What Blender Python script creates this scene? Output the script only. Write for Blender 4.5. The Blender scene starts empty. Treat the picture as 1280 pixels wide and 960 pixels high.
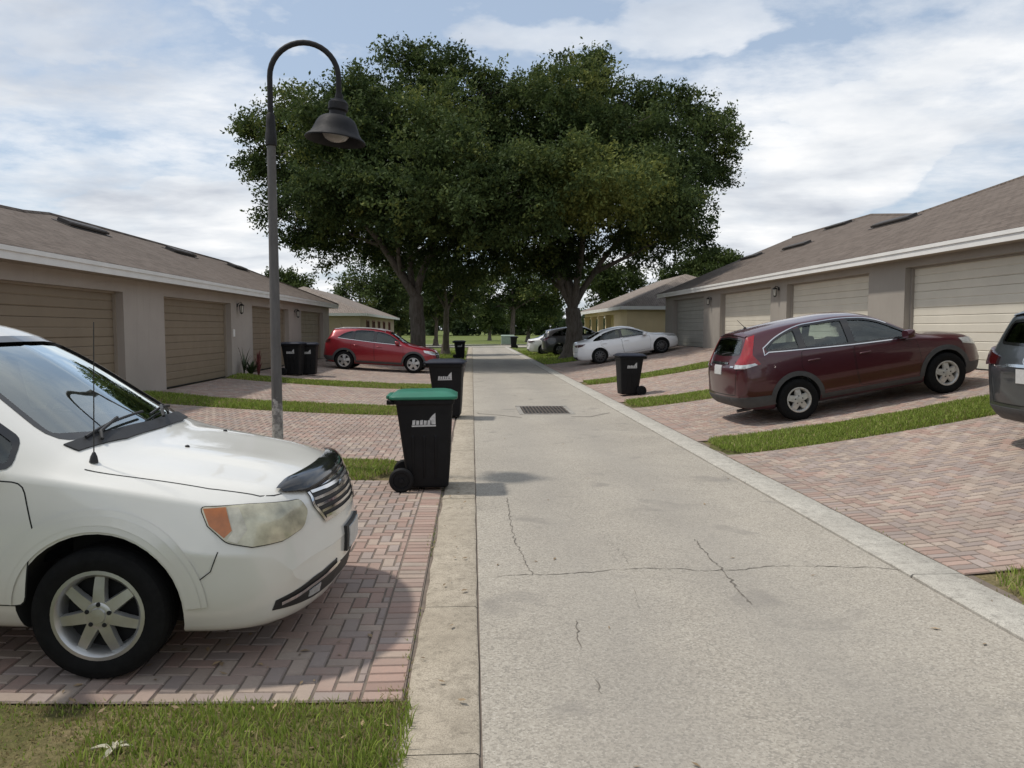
import bpy, bmesh, math, random
import numpy as np
from mathutils import Vector, Matrix
from mathutils.bvhtree import BVHTree

R = math.radians
scene = bpy.context.scene
COL = scene.collection
random.seed(7)
rng = np.random.default_rng(11)

# ------------------------------------------------------------------ camera
CAM_H = 1.75
FPX = 950.0
cam_d = bpy.data.cameras.new('camera')
cam_d.sensor_fit = 'HORIZONTAL'
cam_d.sensor_width = 36.0
cam_d.lens = 36.0 * FPX / 1280.0
cam_d.clip_start = 0.05
cam_d.clip_end = 5000
cam = bpy.data.objects.new('camera', cam_d)
COL.objects.link(cam)
cam.location = (0, 0, CAM_H)
YAW = math.atan(50 / FPX)
PIT = math.atan(69 / math.hypot(FPX, 50))
cam.rotation_euler = (R(90) - PIT, 0, -YAW)
scene.camera = cam

# ------------------------------------------------------------------ sky, sun, exposure
TO_SUN = Vector((-2.1, 0.45, 4.1)).normalized()
SUN_EL = math.asin(TO_SUN.z)
SUN_AZ = math.atan2(TO_SUN.x, TO_SUN.y)

world = bpy.data.worlds.new('World')
scene.world = world
world.use_nodes = True
wn = world.node_tree
wn.nodes.clear()


def wnode(t, **kw):
    n = wn.nodes.new(t)
    for k, v in kw.items():
        setattr(n, k, v)
    return n


w_out = wnode('ShaderNodeOutputWorld')
w_bg = wnode('ShaderNodeBackground')
w_bg.inputs['Strength'].default_value = 0.098
sky = wnode('ShaderNodeTexSky', sky_type='NISHITA', sun_disc=False)
sky.sun_elevation = SUN_EL
sky.sun_rotation = SUN_AZ % (2 * math.pi)
sky.air_density = 1.0
sky.dust_density = 1.2
sky.ozone_density = 1.0
tc = wnode('ShaderNodeTexCoord')
sep = wnode('ShaderNodeSeparateXYZ')
wn.links.new(tc.outputs['Generated'], sep.inputs[0])


def wmath(op, a, b=None, c=None, clamp=False):
    n = wnode('ShaderNodeMath', operation=op, use_clamp=clamp)
    for i, v in enumerate((a, b, c)):
        if v is None:
            continue
        if isinstance(v, (int, float)):
            n.inputs[i].default_value = v
        else:
            wn.links.new(v, n.inputs[i])
    return n.outputs[0]


zc_ = wmath('ADD', wmath('MAXIMUM', sep.outputs[2], 0.0), 0.13)
px_ = wmath('DIVIDE', sep.outputs[0], zc_)
py_ = wmath('DIVIDE', sep.outputs[1], zc_)
comb = wnode('ShaderNodeCombineXYZ')
wn.links.new(px_, comb.inputs[0])
wn.links.new(py_, comb.inputs[1])


def wnoise(scale, detail, rough, dist, loc):
    mp = wnode('ShaderNodeMapping')
    mp.inputs['Location'].default_value = loc
    mp.inputs['Scale'].default_value = (scale, scale * 1.25, scale)
    mp.inputs['Rotation'].default_value = (0, 0, R(18))
    wn.links.new(comb.outputs[0], mp.inputs[0])
    n = wnode('ShaderNodeTexNoise')
    n.inputs['Scale'].default_value = 1.0
    n.inputs['Detail'].default_value = detail
    n.inputs['Roughness'].default_value = rough
    n.inputs['Distortion'].default_value = dist
    wn.links.new(mp.outputs[0], n.inputs['Vector'])
    return n.outputs[0]


def wramp(v, stops):
    r = wnode('ShaderNodeValToRGB')
    cr = r.color_ramp
    while len(cr.elements) < len(stops):
        cr.elements.new(0.5)
    for e, (p, c) in zip(cr.elements, stops):
        e.position = p
        e.color = (c[0], c[1], c[2], 1) if not isinstance(c, (int, float)) else (c, c, c, 1)
    wn.links.new(v, r.inputs[0])
    return r.outputs[0]


n_big = wnoise(0.85, 9, 0.62, 0.25, (3.1, 1.7, 0.0))
n_fine = wnoise(2.6, 8, 0.6, 0.1, (8.3, 4.2, 2.0))
n_grey = wnoise(1.15, 6, 0.55, 0.15, (1.4, 9.2, 5.0))
cover = wramp(wmath('ADD', wmath('MULTIPLY', n_big, 0.72), wmath('MULTIPLY', n_fine, 0.28)),
              [(0.435, 0.0), (0.505, 0.50), (0.60, 1.0)])
cloudcol = wramp(n_grey, [(0.32, (5.6, 6.0, 6.7)), (0.48, (8.2, 8.5, 8.9)), (0.62, (10.4, 10.4, 10.4))])
# the open sky between the clouds is thinly veiled
veil = wnode('ShaderNodeMixRGB')
veil.inputs[0].default_value = 0.46
wn.links.new(sky.outputs[0], veil.inputs[1])
veil.inputs[2].default_value = (6.6, 7.9, 9.6, 1)
# heaped clouds low over the roofs
mp3 = wnode('ShaderNodeMapping')
mp3.inputs['Scale'].default_value = (3.1, 3.1, 7.5)
mp3.inputs['Location'].default_value = (2.3, 0.4, 1.1)
wn.links.new(tc.outputs['Generated'], mp3.inputs[0])
n3 = wnode('ShaderNodeTexNoise')
n3.inputs['Scale'].default_value = 1.0
n3.inputs['Detail'].default_value = 10
n3.inputs['Roughness'].default_value = 0.52
wn.links.new(mp3.outputs[0], n3.inputs['Vector'])
puff = wramp(n3.outputs[0], [(0.50, 0.0), (0.535, 0.80), (0.58, 1.0)])
low = wramp(sep.outputs[2], [(0.0, 1.0), (0.22, 1.0), (0.50, 0.25)])
cover = wmath('MAXIMUM', wmath('MULTIPLY', cover, 0.92), wmath('MULTIPLY', puff, low))
w_mix = wnode('ShaderNodeMixRGB')
wn.links.new(cover, w_mix.inputs[0])
wn.links.new(veil.outputs[0], w_mix.inputs[1])
wn.links.new(cloudcol, w_mix.inputs[2])
wn.links.new(w_mix.outputs[0], w_bg.inputs['Color'])
wn.links.new(w_bg.outputs[0], w_out.inputs[0])

sun_d = bpy.data.lights.new('sun', 'SUN')
sun_d.energy = 2.9
sun_d.angle = R(3.0)
sun_d.color = (1.0, 0.94, 0.85)
sun = bpy.data.objects.new('sun', sun_d)
COL.objects.link(sun)
sun.location = (-20, 5, 40)
sun.rotation_euler = (-TO_SUN).to_track_quat('-Z', 'Y').to_euler()

vs = scene.view_settings
vs.view_transform = 'Standard'
vs.look = 'None'
vs.exposure = 0.04
vs.gamma = 1.0
vs.use_curve_mapping = False

# ------------------------------------------------------------------ helpers


def sm(t):
    t = min(1.0, max(0.0, t))
    return t * t * (3 - 2 * t)


def g(x, y):
    """height of the ground: the lane is level, the driveways climb to the garages"""
    if x < -0.31:
        h = 0.35 * min(1, (-0.31 - x) / 6.5) ** 1.8
    elif x > 3.5:
        h = 0.96 * min(1, (x - 3.5) / 6.1) ** 1.25
    else:
        return 0.0
    return h * (1 - sm((y - 39) / 20))


G = np.vectorize(g)


def at(px, py, Y):
    """point seen at a pixel of the 1280 x 960 photograph at distance Y along the lane"""
    s = FPX / Y
    return Vector(((px - 590) / s, Y, (411 - py) / s + CAM_H))


def gp(px, py, z=0.0):
    fw = np.array([math.sin(YAW) * math.cos(PIT), math.cos(YAW) * math.cos(PIT), -math.sin(PIT)])
    rt = np.array([math.cos(YAW), -math.sin(YAW), 0])
    up = np.cross(rt, fw)
    d = fw * FPX + rt * (px - 640) - up * (py - 480)
    t = (z - CAM_H) / d[2]
    return d[0] * t, d[1] * t


def tag(o, label=None, cat=None, group=None, kind=None):
    if label:
        o['label'] = label
    if cat:
        o['category'] = cat
    if group:
        o['group'] = group
    if kind:
        o['kind'] = kind
    return o


def empty(name, loc=(0, 0, 0), rot=(0, 0, 0)):
    o = bpy.data.objects.new(name, None)
    o.empty_display_size = 0.2
    COL.objects.link(o)
    o.location = loc
    o.rotation_euler = rot
    return o


def copy_tree(o, parent=None):
    c = o.copy()
    COL.objects.link(c)
    if parent:
        c.parent = parent
    for ch in list(o.children):
        copy_tree(ch, c)
    return c


def link_mesh(name, me, parent=None):
    o = bpy.data.objects.new(name, me)
    COL.objects.link(o)
    if parent:
        o.parent = parent
    return o


class MB:
    """collects shapes and links them as ONE mesh object"""

    def __init__(self):
        self.v = []
        self.f = []
        self.m = []

    def add(self, verts, faces, mi=0):
        b = len(self.v)
        self.v += [tuple(p) for p in verts]
        for f in faces:
            self.f.append([b + i for i in f])
            self.m.append(mi)
        return self

    def box(self, x0, x1, y0, y1, z0, z1, mi=0):
        v = [(x, y, z) for z in (z0, z1) for y in (y0, y1) for x in (x0, x1)]
        f = [(0, 2, 3, 1), (4, 5, 7, 6), (0, 1, 5, 4), (1, 3, 7, 5), (3, 2, 6, 7), (2, 0, 4, 6)]
        return self.add(v, f, mi)

    def obox(self, c, size, M=None, mi=0):
        hx, hy, hz = size[0] / 2, size[1] / 2, size[2] / 2
        v = [Vector((x, y, z)) for z in (-hz, hz) for y in (-hy, hy) for x in (-hx, hx)]
        if M is not None:
            v = [M @ p for p in v]
        v = [p + Vector(c) for p in v]
        f = [(0, 2, 3, 1), (4, 5, 7, 6), (0, 1, 5, 4), (1, 3, 7, 5), (3, 2, 6, 7), (2, 0, 4, 6)]
        return self.add(v, f, mi)

    def tube(self, pts, rad, n=10, mi=0, caps=True):
        pts = [Vector(p) for p in pts]
        if isinstance(rad, (int, float)):
            rad = [rad] * len(pts)
        rings = []
        prev = None
        for i, p in enumerate(pts):
            t = (pts[min(i + 1, len(pts) - 1)] - pts[max(i - 1, 0)]).normalized()
            if prev is None:
                a = Vector((0, 0, 1)) if abs(t.z) < 0.9 else Vector((1, 0, 0))
                u = t.cross(a).normalized()
            else:
                u = (prev - t * prev.dot(t)).normalized()
            prev = u
            w = t.cross(u)
            rings.append([p + (u * math.cos(k * 2 * math.pi / n) + w * math.sin(k * 2 * math.pi / n)) * rad[i]
                          for k in range(n)])
        v = [q for r in rings for q in r]
        f = []
        for i in range(len(pts) - 1):
            for k in range(n):
                k2 = (k + 1) % n
                f.append((i * n + k, i * n + k2, (i + 1) * n + k2, (i + 1) * n + k))
        if caps:
            f.append(tuple(range(n - 1, -1, -1)))
            f.append(tuple((len(pts) - 1) * n + k for k in range(n)))
        return self.add(v, f, mi)

    def lathe(self, prof, n=32, axis='z', c=(0, 0, 0), mi=0, a0=0.0, a1=2 * math.pi):
        """prof: list of (radius, height along axis)"""
        full = abs(a1 - a0 - 2 * math.pi) < 1e-6
        cnt = n if full else n + 1
        v = []
        for (r, h) in prof:
            for k in range(cnt):
                a = a0 + (a1 - a0) * k / n
                x, y = r * math.cos(a), r * math.sin(a)
                if axis == 'z':
                    p = (x, y, h)
                elif axis == 'y':
                    p = (x, h, y)
                else:
                    p = (h, x, y)
                v.append((p[0] + c[0], p[1] + c[1], p[2] + c[2]))
        f = []
        for i in range(len(prof) - 1):
            for k in range(n):
                k2 = (k + 1) % cnt
                q = (i * cnt + k, i * cnt + k2, (i + 1) * cnt + k2, (i + 1) * cnt + k)
                f.append(q if axis != 'y' else q[::-1])
        return self.add(v, f, mi)

    def prism(self, poly, h0, h1, plane='xy', mi=0):
        n = len(poly)

        def P(a, b, h):
            return (a, b, h) if plane == 'xy' else ((a, h, b) if plane == 'xz' else (h, a, b))
        v = [P(a, b, h0) for a, b in poly] + [P(a, b, h1) for a, b in poly]
        f = [tuple(range(n - 1, -1, -1)), tuple(range(n, 2 * n))]
        for i in range(n):
            j = (i + 1) % n
            f.append((i, j, n + j, n + i))
        return self.add(v, f, mi)

    def build(self, name, mats, parent=None, smooth=None, bevel=0, fixn=True, bseg=2):
        me = bpy.data.meshes.new(name)
        me.from_pydata(self.v, [], self.f)
        if not isinstance(mats, (list, tuple)):
            mats = [mats]
        for m in mats:
            me.materials.append(m)
        if len(mats) > 1:
            me.polygons.foreach_set('material_index', self.m)
        if fixn or bevel:
            bm = bmesh.new()
            bm.from_mesh(me)
            if fixn:
                bmesh.ops.recalc_face_normals(bm, faces=bm.faces)
            if bevel:
                ed = [e for e in bm.edges if len(e.link_faces) == 2 and e.calc_face_angle(0) > 0.5]
                bmesh.ops.bevel(bm, geom=ed, offset=bevel, segments=bseg, affect='EDGES', profile=0.5,
                                clamp_overlap=True)
            bm.to_mesh(me)
            bm.free()
        if smooth is not None:
            shade(me, smooth)
        me.update()
        return link_mesh(name, me, parent)


def shade(me, ang):
    me.polygons.foreach_set('use_smooth', [True] * len(me.polygons))
    me.set_sharp_from_angle(angle=R(ang))


# ------------------------------------------------------------------ materials
MATS = {}


class NT:
    def __init__(self, name):
        self.m = bpy.data.materials.new(name)
        self.m.use_nodes = True
        self.t = self.m.node_tree
        self.b = self.t.nodes['Principled BSDF']
        self._tc = None

    def n(self, t, **kw):
        nd = self.t.nodes.new(t)
        for k, v in kw.items():
            setattr(nd, k, v)
        return nd

    def l(self, a, b):
        self.t.links.new(a, b)

    def coord(self, kind='Object'):
        if self._tc is None:
            self._tc = self.n('ShaderNodeTexCoord')
        return self._tc.outputs[kind]

    def pos(self):
        return self.n('ShaderNodeNewGeometry').outputs['Position']

    def mapping(self, vec, scale=(1, 1, 1), loc=(0, 0, 0), rot=(0, 0, 0)):
        mp = self.n('ShaderNodeMapping')
        mp.inputs['Scale'].default_value = scale
        mp.inputs['Location'].default_value = loc
        mp.inputs['Rotation'].default_value = rot
        self.l(vec, mp.inputs[0])
        return mp.outputs[0]

    def noise(self, vec, scale, detail=4, rough=0.55, dist=0.0):
        nd = self.n('ShaderNodeTexNoise')
        nd.inputs['Scale'].default_value = scale
        nd.inputs['Detail'].default_value = detail
        nd.inputs['Roughness'].default_value = rough
        nd.inputs['Distortion'].default_value = dist
        self.l(vec, nd.inputs['Vector'])
        return nd.outputs[0]

    def voronoi(self, vec, scale, out='Distance', feature='F1'):
        nd = self.n('ShaderNodeTexVoronoi', feature=feature)
        nd.inputs['Scale'].default_value = scale
        self.l(vec, nd.inputs['Vector'])
        return nd.outputs[out]

    def ramp(self, v, stops):
        r = self.n('ShaderNodeValToRGB')
        cr = r.color_ramp
        while len(cr.elements) < len(stops):
            cr.elements.new(0.5)
        for e, (p, c) in zip(cr.elements, stops):
            e.position = p
            if isinstance(c, (int, float)):
                c = (c, c, c)
            e.color = (c[0], c[1], c[2], 1)
        self.l(v, r.inputs[0])
        return r.outputs[0]

    def mix(self, fac, a, b, mode='MIX'):
        nd = self.n('ShaderNodeMixRGB', blend_type=mode)
        for i, v in enumerate((fac, a, b)):
            if isinstance(v, (int, float)):
                nd.inputs[i].default_value = v if i == 0 else (v, v, v, 1)
            elif isinstance(v, tuple):
                nd.inputs[i].default_value = (v[0], v[1], v[2], 1)
            else:
                self.l(v, nd.inputs[i])
        return nd.outputs[0]

    def math(self, op, a, b=None, clamp=False):
        nd = self.n('ShaderNodeMath', operation=op, use_clamp=clamp)
        for i, v in enumerate((a, b)):
            if v is None:
                continue
            if isinstance(v, (int, float)):
                nd.inputs[i].default_value = v
            else:
                self.l(v, nd.inputs[i])
        return nd.outputs[0]

    def set(self, **kw):
        for k, v in kw.items():
            k = {'base': 'Base Color', 'rough': 'Roughness', 'metal': 'Metallic', 'coat': 'Coat Weight',
                 'coatr': 'Coat Roughness', 'spec': 'Specular IOR Level', 'alpha': 'Alpha',
                 'trans': 'Transmission Weight', 'normal': 'Normal', 'ior': 'IOR'}[k]
            if isinstance(v, (int, float)):
                self.b.inputs[k].default_value = v
            elif isinstance(v, tuple):
                self.b.inputs[k].default_value = (v[0], v[1], v[2], 1)
            else:
                self.l(v, self.b.inputs[k])
        return self

    def bump(self, h, strength=0.3, dist=0.01):
        b = self.n('ShaderNodeBump')
        b.inputs['Strength'].default_value = strength
        b.inputs['Distance'].default_value = dist
        self.l(h, b.inputs['Height'])
        self.l(b.outputs[0], self.b.inputs['Normal'])
        return self


def simple(name, col, rough=0.5, metal=0.0, coat=0.0, var=0.12, vscale=6.0, bump=0.0, bscale=60.0, spec=0.5):
    """plain material with a little uneven wear"""
    if name in MATS:
        return MATS[name]
    t = NT(name)
    co = t.coord()
    n = t.noise(co, vscale, 5, 0.6)
    c = t.ramp(n, [(0.3, tuple(x * (1 - var) for x in col)), (0.7, tuple(min(1, x * (1 + var)) for x in col))])
    t.set(base=c, metal=metal, coat=coat, spec=spec)
    t.set(rough=t.ramp(t.noise(co, vscale * 2.3, 3), [(0.3, max(0.02, rough - 0.06)), (0.7, min(1, rough + 0.06))]))
    if bump:
        t.bump(t.noise(co, bscale, 4), bump, 0.004)
    MATS[name] = t.m
    return t.m


def paint(name, col, flake=0.0, rough=0.32, dirt=0.10, dirtcol=(0.30, 0.27, 0.22)):
    t = NT(name)
    co = t.coord()
    n1 = t.noise(co, 1.6, 6, 0.62)
    c = t.mix(t.ramp(n1, [(0.42, 0.0), (0.78, dirt * 1.6)]), col, dirtcol)
    # road film gathers on the low part of the body
    sx = t.n('ShaderNodeSeparateXYZ')
    t.l(co, sx.inputs[0])
    low = t.ramp(t.math('ADD', sx.outputs[2], t.math('MULTIPLY', t.noise(co, 5, 5), 0.25)), [(0.36, dirt * 2.6), (0.72, 0.0)])
    c = t.mix(low, c, dirtcol)
    t.set(base=c, rough=rough, metal=flake, coat=0.9, coatr=0.05)
    MATS[name] = t.m
    return t.m


def glass(name, tint=(0.62, 0.72, 0.70), refl=1.0, rough=0.015):
    m = bpy.data.materials.new(name)
    m.use_nodes = True
    nt = m.node_tree
    nt.nodes.clear()
    o = nt.nodes.new('ShaderNodeOutputMaterial')
    mx = nt.nodes.new('ShaderNodeMixShader')
    tr = nt.nodes.new('ShaderNodeBsdfTransparent')
    tr.inputs[0].default_value = (*tint, 1)
    gl = nt.nodes.new('ShaderNodeBsdfGlossy')
    gl.inputs['Roughness'].default_value = rough
    gl.inputs['Color'].default_value = (0.92, 0.98, 0.97, 1)
    fr = nt.nodes.new('ShaderNodeFresnel')
    fr.inputs[0].default_value = 1.5
    mu = nt.nodes.new('ShaderNodeMath')
    mu.operation = 'MULTIPLY'
    mu.use_clamp = True
    mu.inputs[1].default_value = refl
    tcn = nt.nodes.new('ShaderNodeTexCoord')
    nz = nt.nodes.new('ShaderNodeTexNoise')
    nz.inputs['Scale'].default_value = 3
    nt.links.new(tcn.outputs['Object'], nz.inputs['Vector'])
    m2 = nt.nodes.new('ShaderNodeMath')
    m2.operation = 'MULTIPLY_ADD'
    m2.inputs[1].default_value = 0.05
    nt.links.new(nz.outputs[0], m2.inputs[0])
    nt.links.new(fr.outputs[0], mu.inputs[0])
    nt.links.new(mu.outputs[0], m2.inputs[2])
    nt.links.new(m2.outputs[0], mx.inputs[0])
    nt.links.new(tr.outputs[0], mx.inputs[1])
    nt.links.new(gl.outputs[0], mx.inputs[2])
    nt.links.new(mx.outputs[0], o.inputs[0])
    MATS[name] = m
    return m
# ------------------------------------------------------------------ ground materials


def mat_road():
    t = NT('asphalt_aggregate')
    p = t.pos()
    big = t.noise(p, 0.55, 6, 0.65, 0.4)
    mid = t.noise(p, 3.2, 6, 0.65)
    base = t.ramp(big, [(0.28, (0.245, 0.222, 0.188)), (0.5, (0.342, 0.312, 0.264)), (0.72, (0.415, 0.380, 0.322))])
    base = t.mix(t.ramp(mid, [(0.35, 0.35), (0.62, 0.0)]), base, (0.27, 0.25, 0.22))
    sp = t.voronoi(p, 95, 'Color')
    spv = t.n('ShaderNodeSeparateXYZ')
    t.l(sp, spv.inputs[0])
    stones = t.ramp(spv.outputs[0], [(0.0, (0.13, 0.12, 0.104)), (0.35, (0.305, 0.275, 0.229)), (0.7, (0.415, 0.378, 0.319)),
                                     (0.92, (0.46, 0.425, 0.36)), (1.0, (0.58, 0.54, 0.47))])
    stones.node.color_ramp.interpolation = 'LINEAR'
    c = t.mix(0.46, base, stones)
    # the wheel tracks are polished a little darker, the edge is sandier
    sx = t.n('ShaderNodeSeparateXYZ')
    t.l(p, sx.inputs[0])
    xx = t.math('ADD', sx.outputs[0], t.math('MULTIPLY', t.noise(p, 0.8, 4), 0.7))
    tr = t.ramp(t.math('MULTIPLY', xx, 0.25), [(0.12, 0.0), (0.28, 0.42), (0.42, 0.05), (0.56, 0.45), (0.74, 0.0)])
    c = t.mix(tr, c, (0.26, 0.242, 0.215))
    # oil drips and stains
    st = t.noise(p, 1.7, 3, 0.5, 0.6)
    c = t.mix(t.ramp(st, [(0.60, 0.0), (0.70, 0.55)]), c, (0.20, 0.185, 0.165))
    # fine dark tar specks
    c = t.mix(t.ramp(t.noise(p, 260, 2, 0.7), [(0.60, 0.0), (0.70, 0.55)]), c, (0.10, 0.092, 0.082))
    t.set(base=c, rough=0.9, spec=0.25)
    h = t.mix(0.5, t.voronoi(p, 95), t.noise(p, 160, 3))
    t.bump(h, 0.5, 0.006)
    return t.m


def mat_concrete(name, c0, c1, blot, sx=1.0):
    t = NT(name)
    p = t.pos()
    c = t.ramp(t.noise(p, 1.3, 6, 0.62, 0.3), [(0.3, c0), (0.7, c1)])
    c = t.mix(t.ramp(t.noise(p, 9, 6, 0.7), [(0.46, 0.0), (0.66, 0.7)]), c, blot)
    c = t.mix(t.ramp(t.noise(p, 30, 5, 0.7), [(0.52, 0.0), (0.68, 0.6)]), c, tuple(x * 0.5 for x in blot))
    c = t.mix(t.ramp(t.noise(p, 140, 3, 0.7), [(0.46, 0.0), (0.60, 0.65)]), c, tuple(x * 0.5 for x in c0))
    t.set(base=c, rough=0.9, spec=0.25)
    t.bump(t.noise(p, 90, 5, 0.7), 0.45, 0.006)
    return t.m


def mat_pavers():
    t = NT('clay_pavers')
    at_ = t.n('ShaderNodeAttribute', attribute_name='tone')
    p = t.pos()
    c = t.mix(t.ramp(t.noise(p, 45, 5, 0.7), [(0.35, 0.0), (0.75, 0.45)]), at_.outputs['Color'], (0.24, 0.195, 0.17))
    c = t.mix(t.ramp(t.noise(p, 0.75, 5, 0.6, 0.5), [(0.45, 0.0), (0.70, 0.5)]), c, (0.20, 0.17, 0.15))
    c = t.mix(t.ramp(t.noise(p, 2.2, 4, 0.6), [(0.55, 0.0), (0.8, 0.3)]), c, (0.42, 0.37, 0.31))
    t.set(base=c, rough=0.85, spec=0.3)
    t.bump(t.noise(p, 150, 4), 0.35, 0.004)
    return t.m


def mat_turf():
    t = NT('turf_soil')
    p = t.pos()
    c = t.ramp(t.noise(p, 1.1, 6, 0.65), [(0.3, (0.085, 0.110, 0.030)), (0.5, (0.15, 0.135, 0.058)), (0.64, (0.27, 0.21, 0.12))])
    c = t.mix(t.ramp(t.noise(p, 26, 5, 0.7), [(0.4, 0.6), (0.65, 0.0)]), c, (0.055, 0.055, 0.022))
    t.set(base=c, rough=0.95, spec=0.1)
    t.bump(t.noise(p, 60, 4), 0.8, 0.02)
    return t.m


def mat_field():
    t = NT('meadow')
    p = t.pos()
    c = t.ramp(t.noise(p, 0.05, 7, 0.65), [(0.32, (0.10, 0.13, 0.034)), (0.52, (0.15, 0.18, 0.052)), (0.7, (0.21, 0.21, 0.085))])
    c = t.mix(t.ramp(t.noise(p, 1.4, 6, 0.7), [(0.4, 0.5), (0.65, 0.0)]), c, (0.045, 0.065, 0.018))
    t.set(base=c, rough=0.95, spec=0.1)
    return t.m


M_road = mat_road()
M_ribL = mat_concrete('curb_concrete_tan', (0.385, 0.335, 0.262), (0.475, 0.418, 0.335), (0.26, 0.225, 0.175))
M_ribR = mat_concrete('curb_concrete_grey', (0.43, 0.405, 0.355), (0.53, 0.505, 0.445), (0.31, 0.29, 0.255))
M_pav = mat_pavers()
M_turf = mat_turf()
M_field = mat_field()
M_joint = simple('joint_sand', (0.155, 0.125, 0.100), 0.95, var=0.25, vscale=8)
M_crack = simple('crack_dirt', (0.13, 0.115, 0.096), 0.95, var=0.3, vscale=15)
M_sidewalk = mat_concrete('sidewalk_concrete', (0.42, 0.40, 0.36), (0.52, 0.50, 0.45), (0.32, 0.30, 0.27))

# ------------------------------------------------------------------ ground sheet


def ground_sheet():
    xs = np.unique(np.concatenate([[-900, -500, -250, -120, -70, -40, -25, -18, -14], np.arange(-12, 16.01, 0.5),
                                   [18, 22, 30, 45, 70, 120, 250, 500, 900]]))
    ys = np.unique(np.concatenate([[-60, -30, -15], np.arange(-8, 64.01, 1.0), [68, 75, 90, 120, 200, 400, 800, 1600]]))
    v, f = [], []
    for y in ys:
        for x in xs:
            v.append((x, y, g(x, y) - 0.05))
    n = len(xs)
    for j in range(len(ys) - 1):
        for i in range(n - 1):
            f.append((j * n + i, j * n + i + 1, (j + 1) * n + i + 1, (j + 1) * n + i))
    o = MB().add(v, f).build('ground', M_field, smooth=60, fixn=False)
    tag(o, kind='structure')


def sheet(name, x0, x1, y0, y1, z, mat, step=1.0, wob=0.0, edge=None):
    """a sheet following the ground; edge = depth of a vertical skirt"""
    nx = max(1, int(abs(x1 - x0) / step))
    ny = max(1, int((y1 - y0) / step))
    v, f = [], []
    for j in range(ny + 1):
        for i in range(nx + 1):
            x = x0 + (x1 - x0) * i / nx
            y = y0 + (y1 - y0) * j / ny
            if wob and i in (0, nx):
                x += random.uniform(-wob, wob)
            v.append((x, y, g(x, y) + z))
    n = nx + 1
    for j in range(ny):
        for i in range(nx):
            f.append((j * n + i, j * n + i + 1, (j + 1) * n + i + 1, (j + 1) * n + i))
    if edge:
        b = len(v)
        ring = [j * n for j in range(ny + 1)], [j * n + nx for j in range(ny + 1)]
        for rr in ring:
            k0 = len(v)
            for idx in rr:
                v.append((v[idx][0], v[idx][1], v[idx][2] - edge))
            for q in range(len(rr) - 1):
                f.append((rr[q], rr[q + 1], k0 + q + 1, k0 + q))
    o = MB().add(v, f).build(name, mat, smooth=40)
    tag(o, kind='structure')
    return o


ground_sheet()
ROAD_END = 72.0
sheet('road', 0.038, 3.082, -8, ROAD_END, 0.0, M_road, 1.0)
# the concrete ribbons either side, laid in bays with open joints between them


def ribbon(name, x0, x1, mat, z, joints, wob):
    mb = MB()
    ys = [-8] + joints + [ROAD_END]
    for a, b in zip(ys[:-1], ys[1:]):
        a2, b2 = a + 0.004, b - 0.004
        n = max(2, int((b2 - a2) / 0.25))
        v, f = [], []
        for j in range(n + 1):
            y = a2 + (b2 - a2) * j / n
            w0 = random.uniform(-wob, wob)
            w1 = random.uniform(-wob, wob) * 0.4
            tz = z + random.uniform(-.0015, .0015)
            v += [(x0 + w0, y, tz - .06), (x0 + w0 + .004, y, tz - 0.008), (x0 + w0 + .018, y, tz), (x1 + w1 - .018, y, tz),
                  (x1 + w1 - 0.004, y, tz - 0.008), (x1 + w1, y, tz - 0.06)]
        for j in range(n):
            for i in range(5):
                f.append((j * 6 + i, j * 6 + i + 1, (j + 1) * 6 + i + 1, (j + 1) * 6 + i))
        f.append((5, 4, 3, 2, 1, 0))
        f.append(tuple(n * 6 + i for i in range(6)))
        mb.add(v, f)
    o = mb.build(name, mat, smooth=40)
    tag(o, kind='structure')


ribbon('kerb_ribbon', -0.31, 0.030, M_ribL, 0.016, [3.0, 4.66, 7.7, 10.8, 13.9, 17, 20, 23, 26, 29, 33, 37, 41, 45, 49, 53, 57, 61, 65, 69], 0.010)
ribbon('kerb_ribbon', 3.09, 3.47, M_ribR, 0.020, [2.2, 5.1, 8.4, 11.5, 14.6, 17.8, 21, 24, 27, 31, 35, 39, 43, 47, 51, 55, 59, 63, 67], 0.006)
# soil fills the joints beside the ribbons
sheet('joint_filler', -0.36, 0.10, -8, ROAD_END, -0.0045, M_joint, 0.5)
sheet('joint_filler', 3.02, 3.56, -8, ROAD_END, -0.0045, M_joint, 0.5)

# ------------------------------------------------------------------ block paved driveways
PINK = [(0.345, 0.235, 0.192), (0.365, 0.26, 0.214), (0.325, 0.22, 0.18), (0.365, 0.272, 0.226)]
TAN = [(0.385, 0.305, 0.248), (0.405, 0.33, 0.27), (0.365, 0.285, 0.23)]
GREY = [(0.32, 0.258, 0.228), (0.295, 0.24, 0.212), (0.335, 0.275, 0.245)]


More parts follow.
